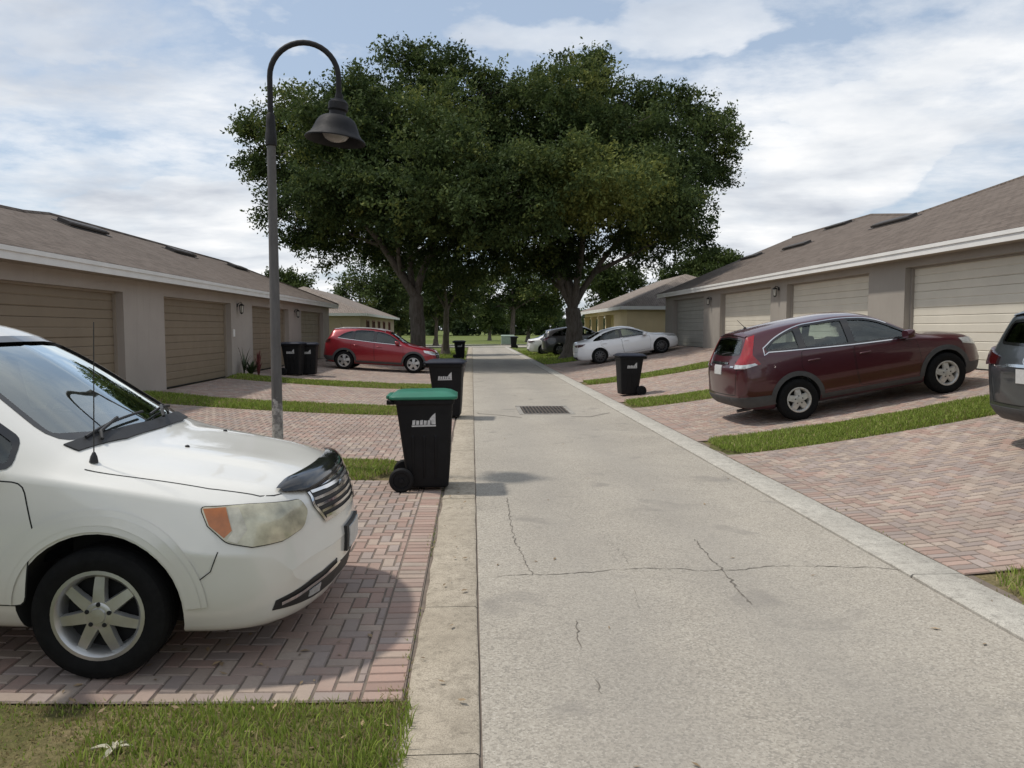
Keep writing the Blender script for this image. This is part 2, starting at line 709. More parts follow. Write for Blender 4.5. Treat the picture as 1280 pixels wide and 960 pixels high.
def driveway(name, x_road, x_far, y0, y1, wpink, wtan, wgrey, seed, chamfer=True):
    rg = random.Random(seed)
    w = 0.092
    xa, xb = min(x_road, x_far), max(x_road, x_far)
    bricks = []
    ph = rg.uniform(0, 1)

    def pick(weights):
        r = rg.random() * sum(weights)
        pal = PINK if r < weights[0] else (TAN if r < weights[0] + weights[1] else GREY)
        c = rg.choice(pal)
        k = rg.uniform(0.88, 1.10)
        return tuple(x * k for x in c)
    # a soldier course along the lane
    sgn = 1 if x_far > x_road else -1
    y = y0
    while y < y1 - 0.02:
        e = min(y + w, y1)
        a, b = x_road, x_road + sgn * 0.2
        bricks.append((min(a, b), max(a, b), y, e, pick((wpink * 2.2, wtan * .8, wgrey * .6))))
        y += w
    ia, ib = (xa + 0.2, xb) if sgn > 0 else (xa, xb - 0.2)
    nx = int((ib - ia) / w) + 3
    ny = int((y1 - y0) / w) + 3
    for i in range(-2, nx):
        for j in range(-2, ny):
            k = (i - j) % 4
            if k == 0:
                r = (i, i + 2, j, j + 1)
            elif k == 3:
                r = (i, i + 1, j, j + 2)
            else:
                continue
            X0, X1 = max(ia, ia + r[0] * w), min(ib, ia + r[1] * w)
            Y0, Y1 = max(y0, y0 + r[2] * w), min(y1, y0 + r[3] * w)
            if X1 - X0 < 0.02 or Y1 - Y0 < 0.02:
                continue
            # colour blends come in drifts
            d = 0.5 + 0.5 * math.sin(X0 * 1.3 + seed) * math.cos(Y0 * 1.1 + ph * 6)
            bricks.append((X0, X1, Y0, Y1, pick((wpink * (0.6 + 0.8 * d), wtan, wgrey * (1.4 - 0.8 * d)))))
    vv, ff, cc = [], [], []
    gap = 0.0036
    ch = 0.006
    for (X0, X1, Y0, Y1, c) in bricks:
        b = len(vv)
        X0 += gap
        X1 -= gap
        Y0 += gap
        Y1 -= gap
        jz = rg.uniform(-0.0015, 0.0015) + 0.012
        tx, ty = rg.uniform(-.002, .002), rg.uniform(-.002, .002)
        cs = [(X0, Y0), (X1, Y0), (X1, Y1), (X0, Y1)]
        for (x, y_) in cs:
            vv.append((x, y_, g(x, y_) + 0.001))
        q = [(X0 + ch, Y0 + ch), (X1 - ch, Y0 + ch), (X1 - ch, Y1 - ch), (X0 + ch, Y1 - ch)]
        for n_, (x, y_) in enumerate(q):
            vv.append((x, y_, g(x, y_) + jz + (tx if n_ in (1, 2) else -tx) * .5 + (ty if n_ > 1 else -ty) * .5))
        ff += [(b + 4, b + 5, b + 6, b + 7), (b, b + 1, b + 5, b + 4), (b + 1, b + 2, b + 6, b + 5),
               (b + 2, b + 3, b + 7, b + 6), (b + 3, b, b + 4, b + 7)]
        cc += [c] * 8
    me = bpy.data.meshes.new(name)
    me.from_pydata(vv, [], ff)
    ca = me.color_attributes.new('tone', 'FLOAT_COLOR', 'POINT')
    arr = np.ones((len(vv), 4), dtype=np.float32)
    arr[:, :3] = np.array(cc, dtype=np.float32)
    ca.data.foreach_set('color', arr.ravel())
    me.materials.append(M_pav)
    o = link_mesh(name, me)
    tag(o, kind='structure')
    sheet('driveway_bed', xa, xb, y0, y1, 0.004, M_joint, 0.5)


RS = [(3.75, 5.10), (10.26, 11.52), (16.5, 17.85), (23.3, 24.7)]      # turf strips on the right
LS = [(1.30, 3.485), (8.70, 9.98), (15.2, 16.75), (21.7, 23.2)]        # turf strips on the left
for i, (a, b, wp, wt, wg) in enumerate([(5.12, 10.24, .85, 1.25, 1.1), (11.54, 16.48, 1.0, .9, .8), (17.87, 23.28, 1.2, .9, .6),
                                        (24.72, 36.9, .8, .9, .8)]):
    driveway('driveway', 3.49, 9.62 - 0.0, a, b, wp, wt, wg, 30 + i)
for i, (a, b, wp, wt, wg) in enumerate([(3.48, 8.68, 1.5, .6, .75), (10.0, 15.18, 1.3, .7, .6), (16.77, 21.68, 1.1, 1.0, .5),
                                        (23.22, 37.2, .6, 1.2, .7)]):
    driveway('driveway', -0.33, -7.02, a, b, wp, wt, wg, 50 + i)
driveway('driveway', 3.49, 9.62, -2.0, 3.73, 1, 1, 1, 71)

# ------------------------------------------------------------------ turf strips


def verge(x0, x1, y0, y1, bump_h, round_end=True):
    """slightly crowned bed of turf with a rounded nose at the lane"""
    nx, ny = 40, 10
    v, f = [], []
    cy, hw = (y0 + y1) / 2, (y1 - y0) / 2
    for i in range(nx + 1):
        t = i / nx
        x = x0 + (x1 - x0) * t
        d = abs(x - x0)
        k = math.sqrt(max(0, 1 - (1 - min(1, d / 0.45)) ** 2)) if round_end else 1
        k = max(k, 0.15)
        for j in range(ny + 1):
            u = j / ny * 2 - 1
            y = cy + u * hw * k + random.uniform(-.012, .012)
            z = bump_h * max(0, 1 - u ** 4) * min(1, d / .15 + .2) + random.uniform(-.006, .006)
            v.append((x, y, g(x, y) + z - (0.004 if abs(u) > .99 else 0)))
    n = ny + 1
    for i in range(nx):
        for j in range(ny):
            f.append((i * n + j, i * n + j + 1, (i + 1) * n + j + 1, (i + 1) * n + j))
    o = MB().add(v, f).build('grass_verge', M_turf, smooth=60)
    tag(o, kind='structure')


for a, b in RS:
    sheet('soil_bed', 3.475, 9.6, a - .03, b + .03, -0.010, M_turf, .4)
    verge(3.50, 9.58, a, b, 0.05)
for a, b in LS:
    sheet('soil_bed', -.32, -7.0, a - .03, b + .03, -0.010, M_turf, .4)
    verge(-0.36 if b < 4 else (-0.95 if b < 11 else -0.75), -6.95, a, b, 0.03 if b < 4 else 0.05, b > 4)

# grass blades
BL_V, BL_C = [], []


def blades(x0, x1, y0, y1, n, h0, h1, wid, round_x=None, patch=0.0, seed=0, dry=0.0, bh=0.05):
    r = np.random.default_rng(seed)
    x = r.uniform(x0, x1, n)
    y = r.uniform(y0, y1, n)
    keep = np.ones(n, bool)
    if round_x is not None:
        cy, hw = (y0 + y1) / 2, (y1 - y0) / 2
        d = np.abs(x - round_x)
        k = np.sqrt(np.maximum(0, 1 - (1 - np.minimum(1, d / .45)) ** 2))
        keep &= np.abs(y - cy) < hw * np.maximum(k, .12) + r.normal(0, .02, n)
    f1 = np.sin(x * 1.9 + 1.3 * np.sin(y * 1.7 + seed)) + np.sin(y * 2.9 + x * .9 + seed) + .7 * np.sin(x * 5.1 - y * 4.3)
    f1 = f1 / 2.7
    if patch:
        keep &= r.uniform(0, 1, n) > np.clip((f1 * .5 + .5) * patch * 1.5 - .15, 0, .93)
    x, y, f1 = x[keep], y[keep], f1[keep]
    n = len(x)
    cyc, hwc = (y0 + y1) / 2, (y1 - y0) / 2
    z = G(x, y) + bh * np.maximum(0, 1 - ((y - cyc) / hwc) ** 4) - 0.008
    h = r.uniform(h0, h1, n) * (1 + .35 * f1 * (-1 if patch else 1)) * r.uniform(.7, 1.25, n)
    a = r.uniform(0, 2 * np.pi, n)
    lean = r.uniform(0.1, 0.9, n) * h
    la = r.uniform(0, 2 * np.pi, n)
    wx, wy = np.cos(a) * wid * .5, np.sin(a) * wid * .5
    V = np.empty((n, 5, 3), dtype=np.float32)
    V[:, 0] = np.stack([x - wx, y - wy, z], 1)
    V[:, 1] = np.stack([x + wx, y + wy, z], 1)
    mx, my = x + np.cos(la) * lean * .35, y + np.sin(la) * lean * .35
    V[:, 2] = np.stack([mx + wx * .8, my + wy * .8, z + h * .6], 1)
    V[:, 3] = np.stack([mx - wx * .8, my - wy * .8, z + h * .6], 1)
    V[:, 4] = np.stack([x + np.cos(la) * lean, y + np.sin(la) * lean, z + h], 1)
    g0 = np.array([0.155, 0.220, 0.036])
    g1 = np.array([0.320, 0.390, 0.080])
    dr = np.array([0.40, 0.32, 0.165])
    t = r.uniform(0, 1, n)[:, None]
    c = g0 * (1 - t) + g1 * t
    isdry = (r.uniform(0, 1, n) < dry * (1 + f1 * .9))[:, None]
    c = np.where(isdry, dr * r.uniform(.6, 1.1, (n, 1)), c)
    BL_V.append(V)
    BL_C.append(np.repeat(c[:, None, :], 5, 1).astype(np.float32))


blades(-5.6, -0.30, 1.6, 3.5, 70000, .010, .034, .006, None, .95, 1, .42, .03)
blades(-5.6, -0.30, 1.6, 3.5, 26000, .006, .02, .008, None, .1, 21, .75, .03)
blades(-1.6, -0.27, 2.2, 3.42, 5000, .04, .08, .007, None, .5, 5, .15, .03)
blades(3.5, 9.3, 3.75, 5.12, 15000, .03, .075, .009, 3.45, .6, 2, .25)
blades(3.55, 9.5, 10.24, 11.54, 36000, .03, .065, .011, 3.5, .0, 3, .08)
blades(3.55, 9.5, 16.5, 17.87, 18000, .035, .07, .016, 3.5, 0, 4, .08)
blades(3.6, 9.5, 23.3, 24.7, 12000, .035, .07, .022, 3.5, 0, 6, .1)
blades(-6.9, -0.95, 8.70, 9.98, 26000, .03, .065, .011, -.92, .2, 7, .15)
blades(-6.9, -0.8, 15.2, 16.75, 18000, .03, .07, .016, -.78, .15, 8, .15)
blades(-6.9, -0.8, 21.7, 23.2, 12000, .03, .07, .022, -.78, .1, 9, .15)
blades(3.6, 14, 37.2, 60, 26000, .06, .13, .045, None, .3, 12, .08, 0)
blades(-14, -0.45, 37.6, 60, 26000, .06, .13, .045, None, .3, 13, .08, 0)


# weeds in the joint beside the kerb ribbons
blades(-.37, -.315, 3.3, 9, 420, .012, .035, .006, None, .9, 31, .4, 0)
blades(3.465, 3.52, 3.0, 12, 420, .012, .035, .007, None, .9, 32, .4, 0)
blades(-.45, -.29, 3.35, 3.62, 260, .015, .04, .006, None, .2, 33, .5, 0)


def build_blades():
    V = np.concatenate(BL_V)
    Cc = np.concatenate(BL_C)
    n = len(V)
    me = bpy.data.meshes.new('grass')
    me.vertices.add(n * 5)
    me.vertices.foreach_set('co', V.ravel())
    me.loops.add(n * 7)
    base = (np.arange(n) * 5)[:, None]
    li = base + np.array([0, 1, 2, 3, 3, 2, 4])[None, :]
    me.loops.foreach_set('vertex_index', li.ravel().astype(np.int32))
    me.polygons.add(n * 2)
    ls = (np.arange(n) * 7)[:, None] + np.array([0, 4])[None, :]
    me.polygons.foreach_set('loop_start', ls.ravel().astype(np.int32))
    me.update(calc_edges=True)
    me.validate()
    ca = me.color_attributes.new('tone', 'FLOAT_COLOR', 'POINT')
    A = np.ones((n * 5, 4), np.float32)
    A[:, :3] = Cc.reshape(-1, 3)
    ca.data.foreach_set('color', A.ravel())
    t = NT('grass_blade')
    a = t.n('ShaderNodeAttribute', attribute_name='tone')
    t.set(base=a.outputs['Color'], rough=0.6, spec=0.25)
    tl = t.n('ShaderNodeBsdfTranslucent')
    t.l(a.outputs['Color'], tl.inputs[0])
    mx = t.n('ShaderNodeMixShader')
    mx.inputs[0].default_value = 0.3
    t.l(t.b.outputs[0], mx.inputs[1])
    t.l(tl.outputs[0], mx.inputs[2])
    t.l(mx.outputs[0], t.t.nodes['Material Output'].inputs[0])
    me.materials.append(t.m)
    o = link_mesh('grass', me)
    tag(o, 'short lawn grass growing on the turf strips between the brick driveways', 'grass', kind='stuff')


build_blades()


def litter():
    """small dead leaves blown against the turf and the kerb"""
    r = random.Random(17)
    mb = MB()
    spots = [(-5.0, -.32, 1.9, 3.48, 150, .035), (-.34, -.05, 2.4, 9, 26, .012), (3.3, 3.6, 4, 14, 26, .016), (3.6, 8.5, 10.3, 11.5, 30, .05), (-2.0, -.4, 3.5, 4.3, 22, .016),
             (0.1, 3.0, 2.6, 16, 30, .004), (-4, -1, 8.8, 9.9, 20, .05)]
    for x0, x1, y0, y1, n, dz in spots:
        for _ in range(n):
            x, y = r.uniform(x0, x1), r.uniform(y0, y1)
            a, l = r.uniform(0, 6.3), r.uniform(.012, .032)
            w = l * r.uniform(.3, .5)
            z = g(x, y) + dz + (.02 if -.3 < x < .03 and dz < .03 else 0)
            d, n_ = Vector((math.cos(a), math.sin(a), 0)), Vector((-math.sin(a), math.cos(a), 0))
            c = Vector((x, y, z))
            mb.add([c - d * l, c + n_ * w + Vector((0, 0, r.uniform(0, .008))), c + d * l + Vector((0, 0, r.uniform(0, .012))), c - n_ * w + Vector((0, 0, r.uniform(0, .008)))], [(0, 1, 2, 3)])
    o = mb.build('leaf_litter', simple('dead_leaf', (.26, .185, .105), .8, var=.5, vscale=3), fixn=False)
    tag(o, 'small brown dead leaves scattered over the turf, kerb and lane', 'fallen leaves', kind='stuff')


litter()

# ------------------------------------------------------------------ cracks in the lane


def cracks():
    mb = MB()
    lines = [
        ([(606, 722), (650, 719), (700, 718), (760, 713), (800, 711), (850, 711), (882, 714), (920, 713), (960, 708), (1030, 708), (1100, 710), (1128, 713)], .013),
        ([(868, 674), (880, 688), (886, 697), (899, 708), (908, 720), (922, 737), (940, 756)], .020),
        ([(634, 622), (637, 640), (640, 662), (645, 680), (655, 698), (665, 719)], .013),
        ([(720, 776), (722, 795), (727, 810)], .013), ([(744, 850), (752, 868)], .012),
        ([(755, 670), (780, 695), (788, 708)], .004), ([(792, 735), (800, 760)], .003),
    ]
    for px, w in lines:
        if w <= 0:
            continue
        pts = [Vector((*gp(a, b), 0.003)) for a, b in px]
        # jitter in between
        fine = []
        for a, b in zip(pts[:-1], pts[1:]):
            n = max(2, int((b - a).length / 0.035))
            for k in range(n):
                q = a.lerp(b, k / n)
                if k:
                    q += Vector((random.gauss(0, .007), random.gauss(0, .010), 0))
                fine.append(q)
        fine.append(pts[-1])
        v, f = [], []
        for i, p in enumerate(fine):
            t = (fine[min(i + 1, len(fine) - 1)] - fine[max(0, i - 1)]).normalized()
            nn = Vector((-t.y, t.x, 0))
            ww = w * .34 * random.uniform(.15, 1.3) * (0.35 if i in (0, len(fine) - 1) else 1)
            v += [p + nn * ww, p - nn * ww]
        for i in range(len(fine) - 1):
            f.append((i * 2, i * 2 + 1, i * 2 + 3, i * 2 + 2))
        mb.add(v, f)
    # the open joint between the lane and each ribbon
    o = mb.build('pavement_crack', M_crack, fixn=False)
    tag(o, kind='structure')


cracks()
# cross street, pavements and the mouth of the lane
sheet('cross_street', -80, 80, ROAD_END + 2.5, ROAD_END + 9.5, -0.01, M_road, 6)
sheet('sidewalk', -80, 80, ROAD_END + .3, ROAD_END + 1.9, 0.02, M_sidewalk, 5, edge=.06)
sheet('sidewalk', -80, 80, ROAD_END + 12.5, ROAD_END + 14.2, 0.02, M_sidewalk, 5, edge=.06)
# ------------------------------------------------------------------ building materials


def mat_stucco(name, col):
    t = NT(name)
    p = t.pos()
    c = t.ramp(t.noise(p, 0.6, 6, 0.6), [(0.3, tuple(x * .90 for x in col)), (0.7, tuple(x * 1.06 for x in col))])
    sx = t.n('ShaderNodeMapping')
    sx.inputs['Scale'].default_value = (3, 3, 0.35)
    t.l(p, sx.inputs[0])
    c = t.mix(t.ramp(t.noise(sx.outputs[0], 1.5, 5, .65), [(0.55, 0.0), (0.8, 0.35)]), c, tuple(x * .6 for x in col))
    t.set(base=c, rough=0.9, spec=0.2)
    t.bump(t.noise(p, 55, 5, .7), 0.5, 0.008)
    return t.m


def mat_shingle(name, c0, c1, c2):
    t = NT(name)
    p = t.coord('Object')
    mp = t.mapping(p, (1, 1, 1))
    br = t.n('ShaderNodeTexBrick')
    br.offset = 0.5
    br.inputs['Scale'].default_value = 1.0
    br.inputs['Brick Width'].default_value = 0.30
    br.inputs['Row Height'].default_value = 0.13
    br.inputs['Mortar Size'].default_value = 0.014
    br.inputs['Color1'].default_value = (*c0, 1)
    br.inputs['Color2'].default_value = (*c1, 1)
    br.inputs['Mortar'].default_value = (*[x * .55 for x in c0], 1)
    # courses run along the eave (y): map (y, slope) to the brick plane
    sx = t.n('ShaderNodeSeparateXYZ')
    t.l(p, sx.inputs[0])
    cb = t.n('ShaderNodeCombineXYZ')
    t.l(sx.outputs[1], cb.inputs[0])
    t.l(t.math('MULTIPLY', sx.outputs[0], 1.083), cb.inputs[1])
    t.l(cb.outputs[0], br.inputs['Vector'])
    v = t.voronoi(t.mapping(p, (7, 3.3, 1)), 1.0, 'Color')
    vs_ = t.n('ShaderNodeSeparateXYZ')
    t.l(v, vs_.inputs[0])
    c = t.mix(t.ramp(vs_.outputs[0], [(0.1, 0.0), (0.9, 0.5)]), br.outputs['Color'], c2)
    c = t.mix(t.ramp(t.noise(p, 0.35, 5, .6), [(0.4, 0.0), (0.75, 0.28)]), c, tuple(x * .62 for x in c0))
    c = t.mix(t.ramp(t.noise(p, 60, 3, .7), [(0.45, 0.0), (0.7, 0.4)]), c, tuple(x * .5 for x in c0))
    t.set(base=c, rough=0.92, spec=0.2)
    t.bump(br.outputs['Fac'], -0.4, 0.01)
    return t.m


M_stR = mat_stucco('stucco_greige', (0.335, 0.305, 0.27))
M_stL = mat_stucco('stucco_taupe', (0.405, 0.36, 0.32))
M_stY = mat_stucco('stucco_yellow', (0.76, 0.61, 0.38))
M_stT = mat_stucco('stucco_tan', (0.42, 0.34, 0.25))
M_shR = mat_shingle('shingle_brown', (0.118, 0.094, 0.078), (0.160, 0.129, 0.108), (0.195, 0.162, 0.138))
M_shG = mat_shingle('shingle_grey_brown', (0.21, 0.175, 0.15), (0.27, 0.225, 0.195), (0.30, 0.26, 0.225))
M_trim = simple('white_trim', (0.74, 0.73, 0.70), 0.5, var=0.06, vscale=2)
M_trimT = simple('tan_trim', (0.33, 0.28, 0.225), 0.7, var=0.08, vscale=2)
M_doorR = simple('cream_door', (0.62, 0.58, 0.49), 0.5, var=0.05, vscale=1.5)
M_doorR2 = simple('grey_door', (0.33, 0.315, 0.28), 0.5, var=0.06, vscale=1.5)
M_doorL = simple('khaki_door', (0.235, 0.185, 0.128), 0.5, var=0.06, vscale=1.5)
M_black = simple('black_metal', (0.018, 0.018, 0.018), 0.45, var=0.2)
M_ventm = simple('vent_metal', (0.045, 0.038, 0.034), 0.6, var=0.2)
M_slab = simple('drain_shade_dark', (0.02, 0.02, 0.02), 0.9)  # shade inside the drain, put into a flat colour
M_winglass = simple('window_glass', (0.03, 0.04, 0.045), 0.06, spec=0.9)
M_redframe = simple('red_brown_frame', (0.20, 0.06, 0.045), 0.5)
M_lampglass = simple('lantern_glass', (0.55, 0.53, 0.46), 0.25)


def door_mesh(xf, inward, y0, y1, z0, z1, mat, parent, label=None):
    """sectional door: four sections, each with three pressed ribs"""
    mb = MB()
    n = 12
    h = (z1 - z0) / n
    prof = []
    for i in range(n):
        za, zb = z0 + i * h, z0 + (i + 1) * h
        sect = (i % 3 == 0)
        d = 0.022 if sect else 0.010
        w = 0.010 if sect else 0.016
        prof += [(d, za), (0.0, za + w), (0.0, zb - w), (d, zb)]
    pts = []
    for d, z in prof:
        pts.append((xf + inward * d, z))
    v, f = [], []
    for (x, z) in pts:
        v += [(x, y0, z), (x, y1, z)]
    for i in range(len(pts) - 1):
        f.append((2 * i, 2 * i + 1, 2 * i + 3, 2 * i + 2))
    mb.add(v, f)
    o = mb.build('garage_door', mat, parent)
    if label:
        o['label'] = label
    # weather strip
    s = MB().box(min(xf - inward * .004, xf + inward * .03), max(xf - inward * .004, xf + inward * .03), y0, y1, z0 - .02, z0 + .012)
    s.build('weather_strip', M_black, o)
    return o


def lantern(x, y, z, out, parent):
    """coach lantern on a wall bracket; out = -1/+1 towards the lane"""
    mb = MB()
    mb.lathe([(0, 0), (.055, 0), (.055, .02), (0, .02)], 14, 'x', (x + (0 if out > 0 else -.02), y, z))
    mb.tube([(x, y, z), (x + out * .06, y, z + .07), (x + out * .13, y, z + .08), (x + out * .13, y, z + .04)], .012, 8)
    cx = x + out * .13
    mb.lathe([(0.0, .05), (.03, .045), (.085, .0), (.085, -.012), (.055, -.012)], 6, 'z', (cx, y, z))
    for k in range(6):
        a = k * math.pi / 3
        mb.tube([(cx + .062 * math.cos(a), y + .062 * math.sin(a), z - .012), (cx + .045 * math.cos(a), y + .045 * math.sin(a), z - .22)], .007, 5)
    mb.lathe([(0, -.20), (.05, -.22), (.05, -.235), (.02, -.25), (0, -.27)], 6, 'z', (cx, y, z))
    o = mb.build('wall_lantern', M_black, parent)
    MB().lathe([(.052, -.02), (.038, -.21)], 6, 'z', (cx, y, z)).build('lantern_glass', M_lampglass, o)


def roof_mesh(verts, faces, mat, parent, thick=0.10, name='roof'):
    me = bpy.data.meshes.new(name)
    me.from_pydata(verts, [], faces)
    bm = bmesh.new()
    bm.from_mesh(me)
    bmesh.ops.recalc_face_normals(bm, faces=bm.faces)
    up = sum(f.normal.z * f.calc_area() for f in bm.faces)
    if up < 0:
        bmesh.ops.reverse_faces(bm, faces=bm.faces)
    geom = bmesh.ops.solidify(bm, geom=bm.faces[:], thickness=thick)
    bm.to_mesh(me)
    bm.free()
    me.materials.append(mat)
    return link_mesh(name, me, parent)


def roof_vent(x, y, length, plane, parent, inward):
    """long low exhaust vent lying on the shingles"""
    z = plane(x)
    tilt = math.atan(0.4167) * (1 if inward > 0 else -1)
    M = Matrix.Rotation(-tilt, 3, 'Y')
    mb = MB()
    mb.obox((x, y, z + .07), (.30, length, .09), M)
    mb.obox((x - inward * .16, y, z + .005), (.06, length * 1.02, .06), M)
    mb.obox((x, y, z + .012), (.5, length + .2, .012), M)
    mb.build('roof_vent', M_ventm, parent, bevel=.008)


def garage_row(side):
    if side > 0:
        X, fl, soff, eav, OH = 9.6, 0.96, 3.27, 3.47, 9.25
        doors = [(-7.6, -2.75), (-1.1, 3.75), (5.35, 10.15), (11.65, 16.5), (18.05, 22.86), (24.1, 29.1), (31.2, 36.0)]
        yend, mats = 37.45, (M_stR, M_doorR)
        lab = 'long greige garage row with cream doors behind the maroon car'
    else:
        X, fl, soff, eav, OH = -7.0, 0.35, 2.75, 2.95, -6.6
        doors = [(-7.6, -2.75), (-1.5, 3.35), (4.9, 9.6), (10.95, 15.75), (17.78, 22.6), (24.75, 29.6), (31.7, 36.4)]
        yend, mats = 37.85, (M_stL, M_doorL)
        lab = 'long taupe garage row with khaki doors behind the white minivan'
    inw = 1 if side > 0 else -1
    ystart = -11.0
    dtop = fl + 2.14
    root = empty('garage_row', (X, 15, fl))
    tag(root, lab, 'building')
    off = Vector((-X, -15, -fl))

    def P(mb):
        mb.v = [(v[0] + off.x, v[1] + off.y, v[2] + off.z) for v in mb.v]
        return mb
    w = MB()
    xa, xb = (X, X + .26) if inw > 0 else (X - .26, X)
    edges = [ystart] + [e for d in doors for e in d] + [yend]
    for i in range(0, len(edges), 2):
        w.box(xa, xb, edges[i], edges[i + 1], fl - .6, dtop)
    w.box(xa, xb, ystart, yend, dtop, soff + .015)
    # end and back walls
    xback = X + inw * 13
    lo, hi = min(X + inw * .26, xback), max(X + inw * .26, xback)
    w.box(lo, hi, yend - .26, yend, fl - .6, soff + .015)
    w.box(lo, hi, ystart, ystart + .26, fl - .6, soff + .015)
    b0, b1 = (xback - .26, xback) if inw > 0 else (xback, xback + .26)
    w.box(b0 + (0 if inw > 0 else 0), b1, ystart + .262, yend - .262, fl - .6, soff + .01)
    wall = P(w).build('wall', mats[0], root)
    # doors, jamb trims
    for i, (a, b) in enumerate(doors):
        xf = X + inw * .20
        m = mats[1]
        lb = None
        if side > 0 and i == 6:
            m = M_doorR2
            lb = 'darker grey garage door'
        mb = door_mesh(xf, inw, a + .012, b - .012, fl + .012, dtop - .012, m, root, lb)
        mb.location = off
        t = MB()
        x0, x1 = (X + .14, X + .199) if inw > 0 else (X - .199, X - .14)
        t.box(x0, x1, a + .001, a + .035, fl, dtop - .036)
        t.box(x0, x1, b - .035, b - .001, fl, dtop - .036)
        t.box(x0, x1, a + .001, b - .001, dtop - .035, dtop - .001)
        P(t).build('door_jamb', M_trimT if side < 0 else M_stR, root)
    # fascia and soffit
    fx0, fx1 = (OH, OH + .03) if inw > 0 else (OH - .03, OH)
    fas = MB().box(fx0, fx1, ystart - .4, yend + .35, soff - .005, eav - .01)
    # drip edge / gutter lip stands proud of the board
    fas.box(fx0 - .022 if inw > 0 else fx1, fx0 if inw > 0 else fx1 + .022, ystart - .4, yend + .35, eav - .085, eav - .012)
    P(fas).build('fascia', M_trim, root)
    s0, s1 = (OH + .03, X) if inw > 0 else (X, OH - .03)
    P(MB().box(s0, s1, ystart - .35, yend + .3, soff, soff + .012)).build('soffit', M_trimT, root)
    # roof
    if side > 0:
        pl = lambda x: eav + .4167 * (x - OH)
        bk = 23.15
        vs = [(OH, -11.6, eav), (OH, 38.0, eav), (16.2, 38.0, pl(16.2)), (16.2, 30.4, pl(16.2)), (13.35, 22.5, pl(13.35)),
              (16.2, 18.6, pl(16.2)), (16.2, -11.6, pl(16.2)), (bk, -11.6, eav), (bk, 26.0, eav), (bk, 38.0, eav)]
        fs = [(0, 1, 2, 3, 4, 5, 6), (4, 5, 8), (4, 8, 3), (5, 6, 7, 8), (3, 8, 9, 2)]
    else:
        pl = lambda x: eav + .4167 * (OH - x)
        bk = -14.6
        vs = [(OH, -11.6, eav), (OH, 38.2, eav), (-10.66, 34.1, pl(-10.66)), (-10.66, 20.0, pl(-10.66)), (-9.95, 17.6, pl(-9.95)),
              (-9.5, 14.5, pl(-9.5)), (-9.5, -11.6, pl(-9.5)), (bk, -11.6, 2.3), (bk, 18.5, 2.3), (bk, 38.2, eav)]
        fs = [(0, 1, 2, 3, 4, 5, 6), (4, 5, 8), (4, 8, 3), (5, 6, 7, 8), (3, 8, 9, 2), (1, 2, 9)]
    vs = [(a + off.x, b + off.y, c + off.z) for a, b, c in vs]
    roof = roof_mesh(vs, fs, M_shR, root)
    if side > 0:
        cap_pts = [(16.2, 38, pl(16.2)), (16.2, 30.4, pl(16.2)), (13.35, 22.5, pl(13.35)), (16.2, 18.6, pl(16.2)), (16.2, -11, pl(16.2))]
        vents = [(12.9, 22.9, 2.0), (13.0, 30.1, 2.0), (13.2, 35.6, 2.0), (15.6, 32.0, 1.8), (12.9, 15.0, 2.0)]
    else:
        cap_pts = [(OH, 38.1, eav), (-10.66, 34.1, pl(-10.66)), (-10.66, 20, pl(-10.66)), (-9.95, 17.6, pl(-9.95)), (-9.5, 14.5, pl(-9.5)), (-9.5, -11, pl(-9.5))]
        vents = [(-9.75, 19.9, 1.9), (-9.85, 26.6, 1.9), (-9.8, 32.7, 1.8), (-9.0, 10, 1.9)]
    cap = MB()
    for a, b in zip(cap_pts[:-1], cap_pts[1:]):
        cap.tube([Vector(a) + Vector((0, 0, -.02)), Vector(b) + Vector((0, 0, -.02))], .07, 6)
    P(cap).build('ridge_cap', M_shR, roof)
    n0 = len(root.children)
    for (x, y, ln) in vents:
        z0 = pl(x)
        roof_vent(x + off.x, y + off.y, ln, lambda q, z0=z0: z0 + off.z, root, inw)
    if side > 0:
        for y, z in ((23.45, 3.0), (30.2, 2.95), (10.9, 3.0)):
            lantern(X + off.x, y + off.y, z + off.z, -1, root)
    else:
        for y, z in ((23.2, 2.45), (30.6, 2.45)):
            lantern(X + off.x, y + off.y, z + off.z, 1, root)
        P(MB().box(X - .001, X + .03, 22.72, 22.86, 1.52, 1.74)).build('keypad', M_trim, root, bevel=.008)
    return root


garage_row(1)
garage_row(-1)

# ------------------------------------------------------------------ other houses


def window_part(x0, y0, y1, z0, z1, out, parent, fm, off):
    """window on a wall facing -x/+x (out = direction)"""
    m = MB()
    a, b = (x0, x0 + out * .05)
    xa, xb = min(a, b), max(a, b)
    t = .07
    m.box(xa, xb, y0, y1, z0, z0 + t)
    m.box(xa, xb, y0, y1, z1 - t, z1)
    m.box(xa, xb, y0, y0 + t, z0 + t, z1 - t)
    m.box(xa, xb, y1 - t, y1, z0 + t, z1 - t)
    m.box(xa, xb - .01, (y0 + y1) / 2 - .025, (y0 + y1) / 2 + .025, z0 + t, z1 - t)
    m.v = [(v[0] - off.x, v[1] - off.y, v[2] - off.z) for v in m.v]
    fr = m.build('window', fm, parent)
    p = MB().box(min(x0, x0 + out * .015), max(x0, x0 + out * .015), y0 + t, y1 - t, z0 + t, z1 - t)
    p.v = [(v[0] - off.x, v[1] - off.y, v[2] - off.z) for v in p.v]
    p.build('pane', M_winglass, fr)


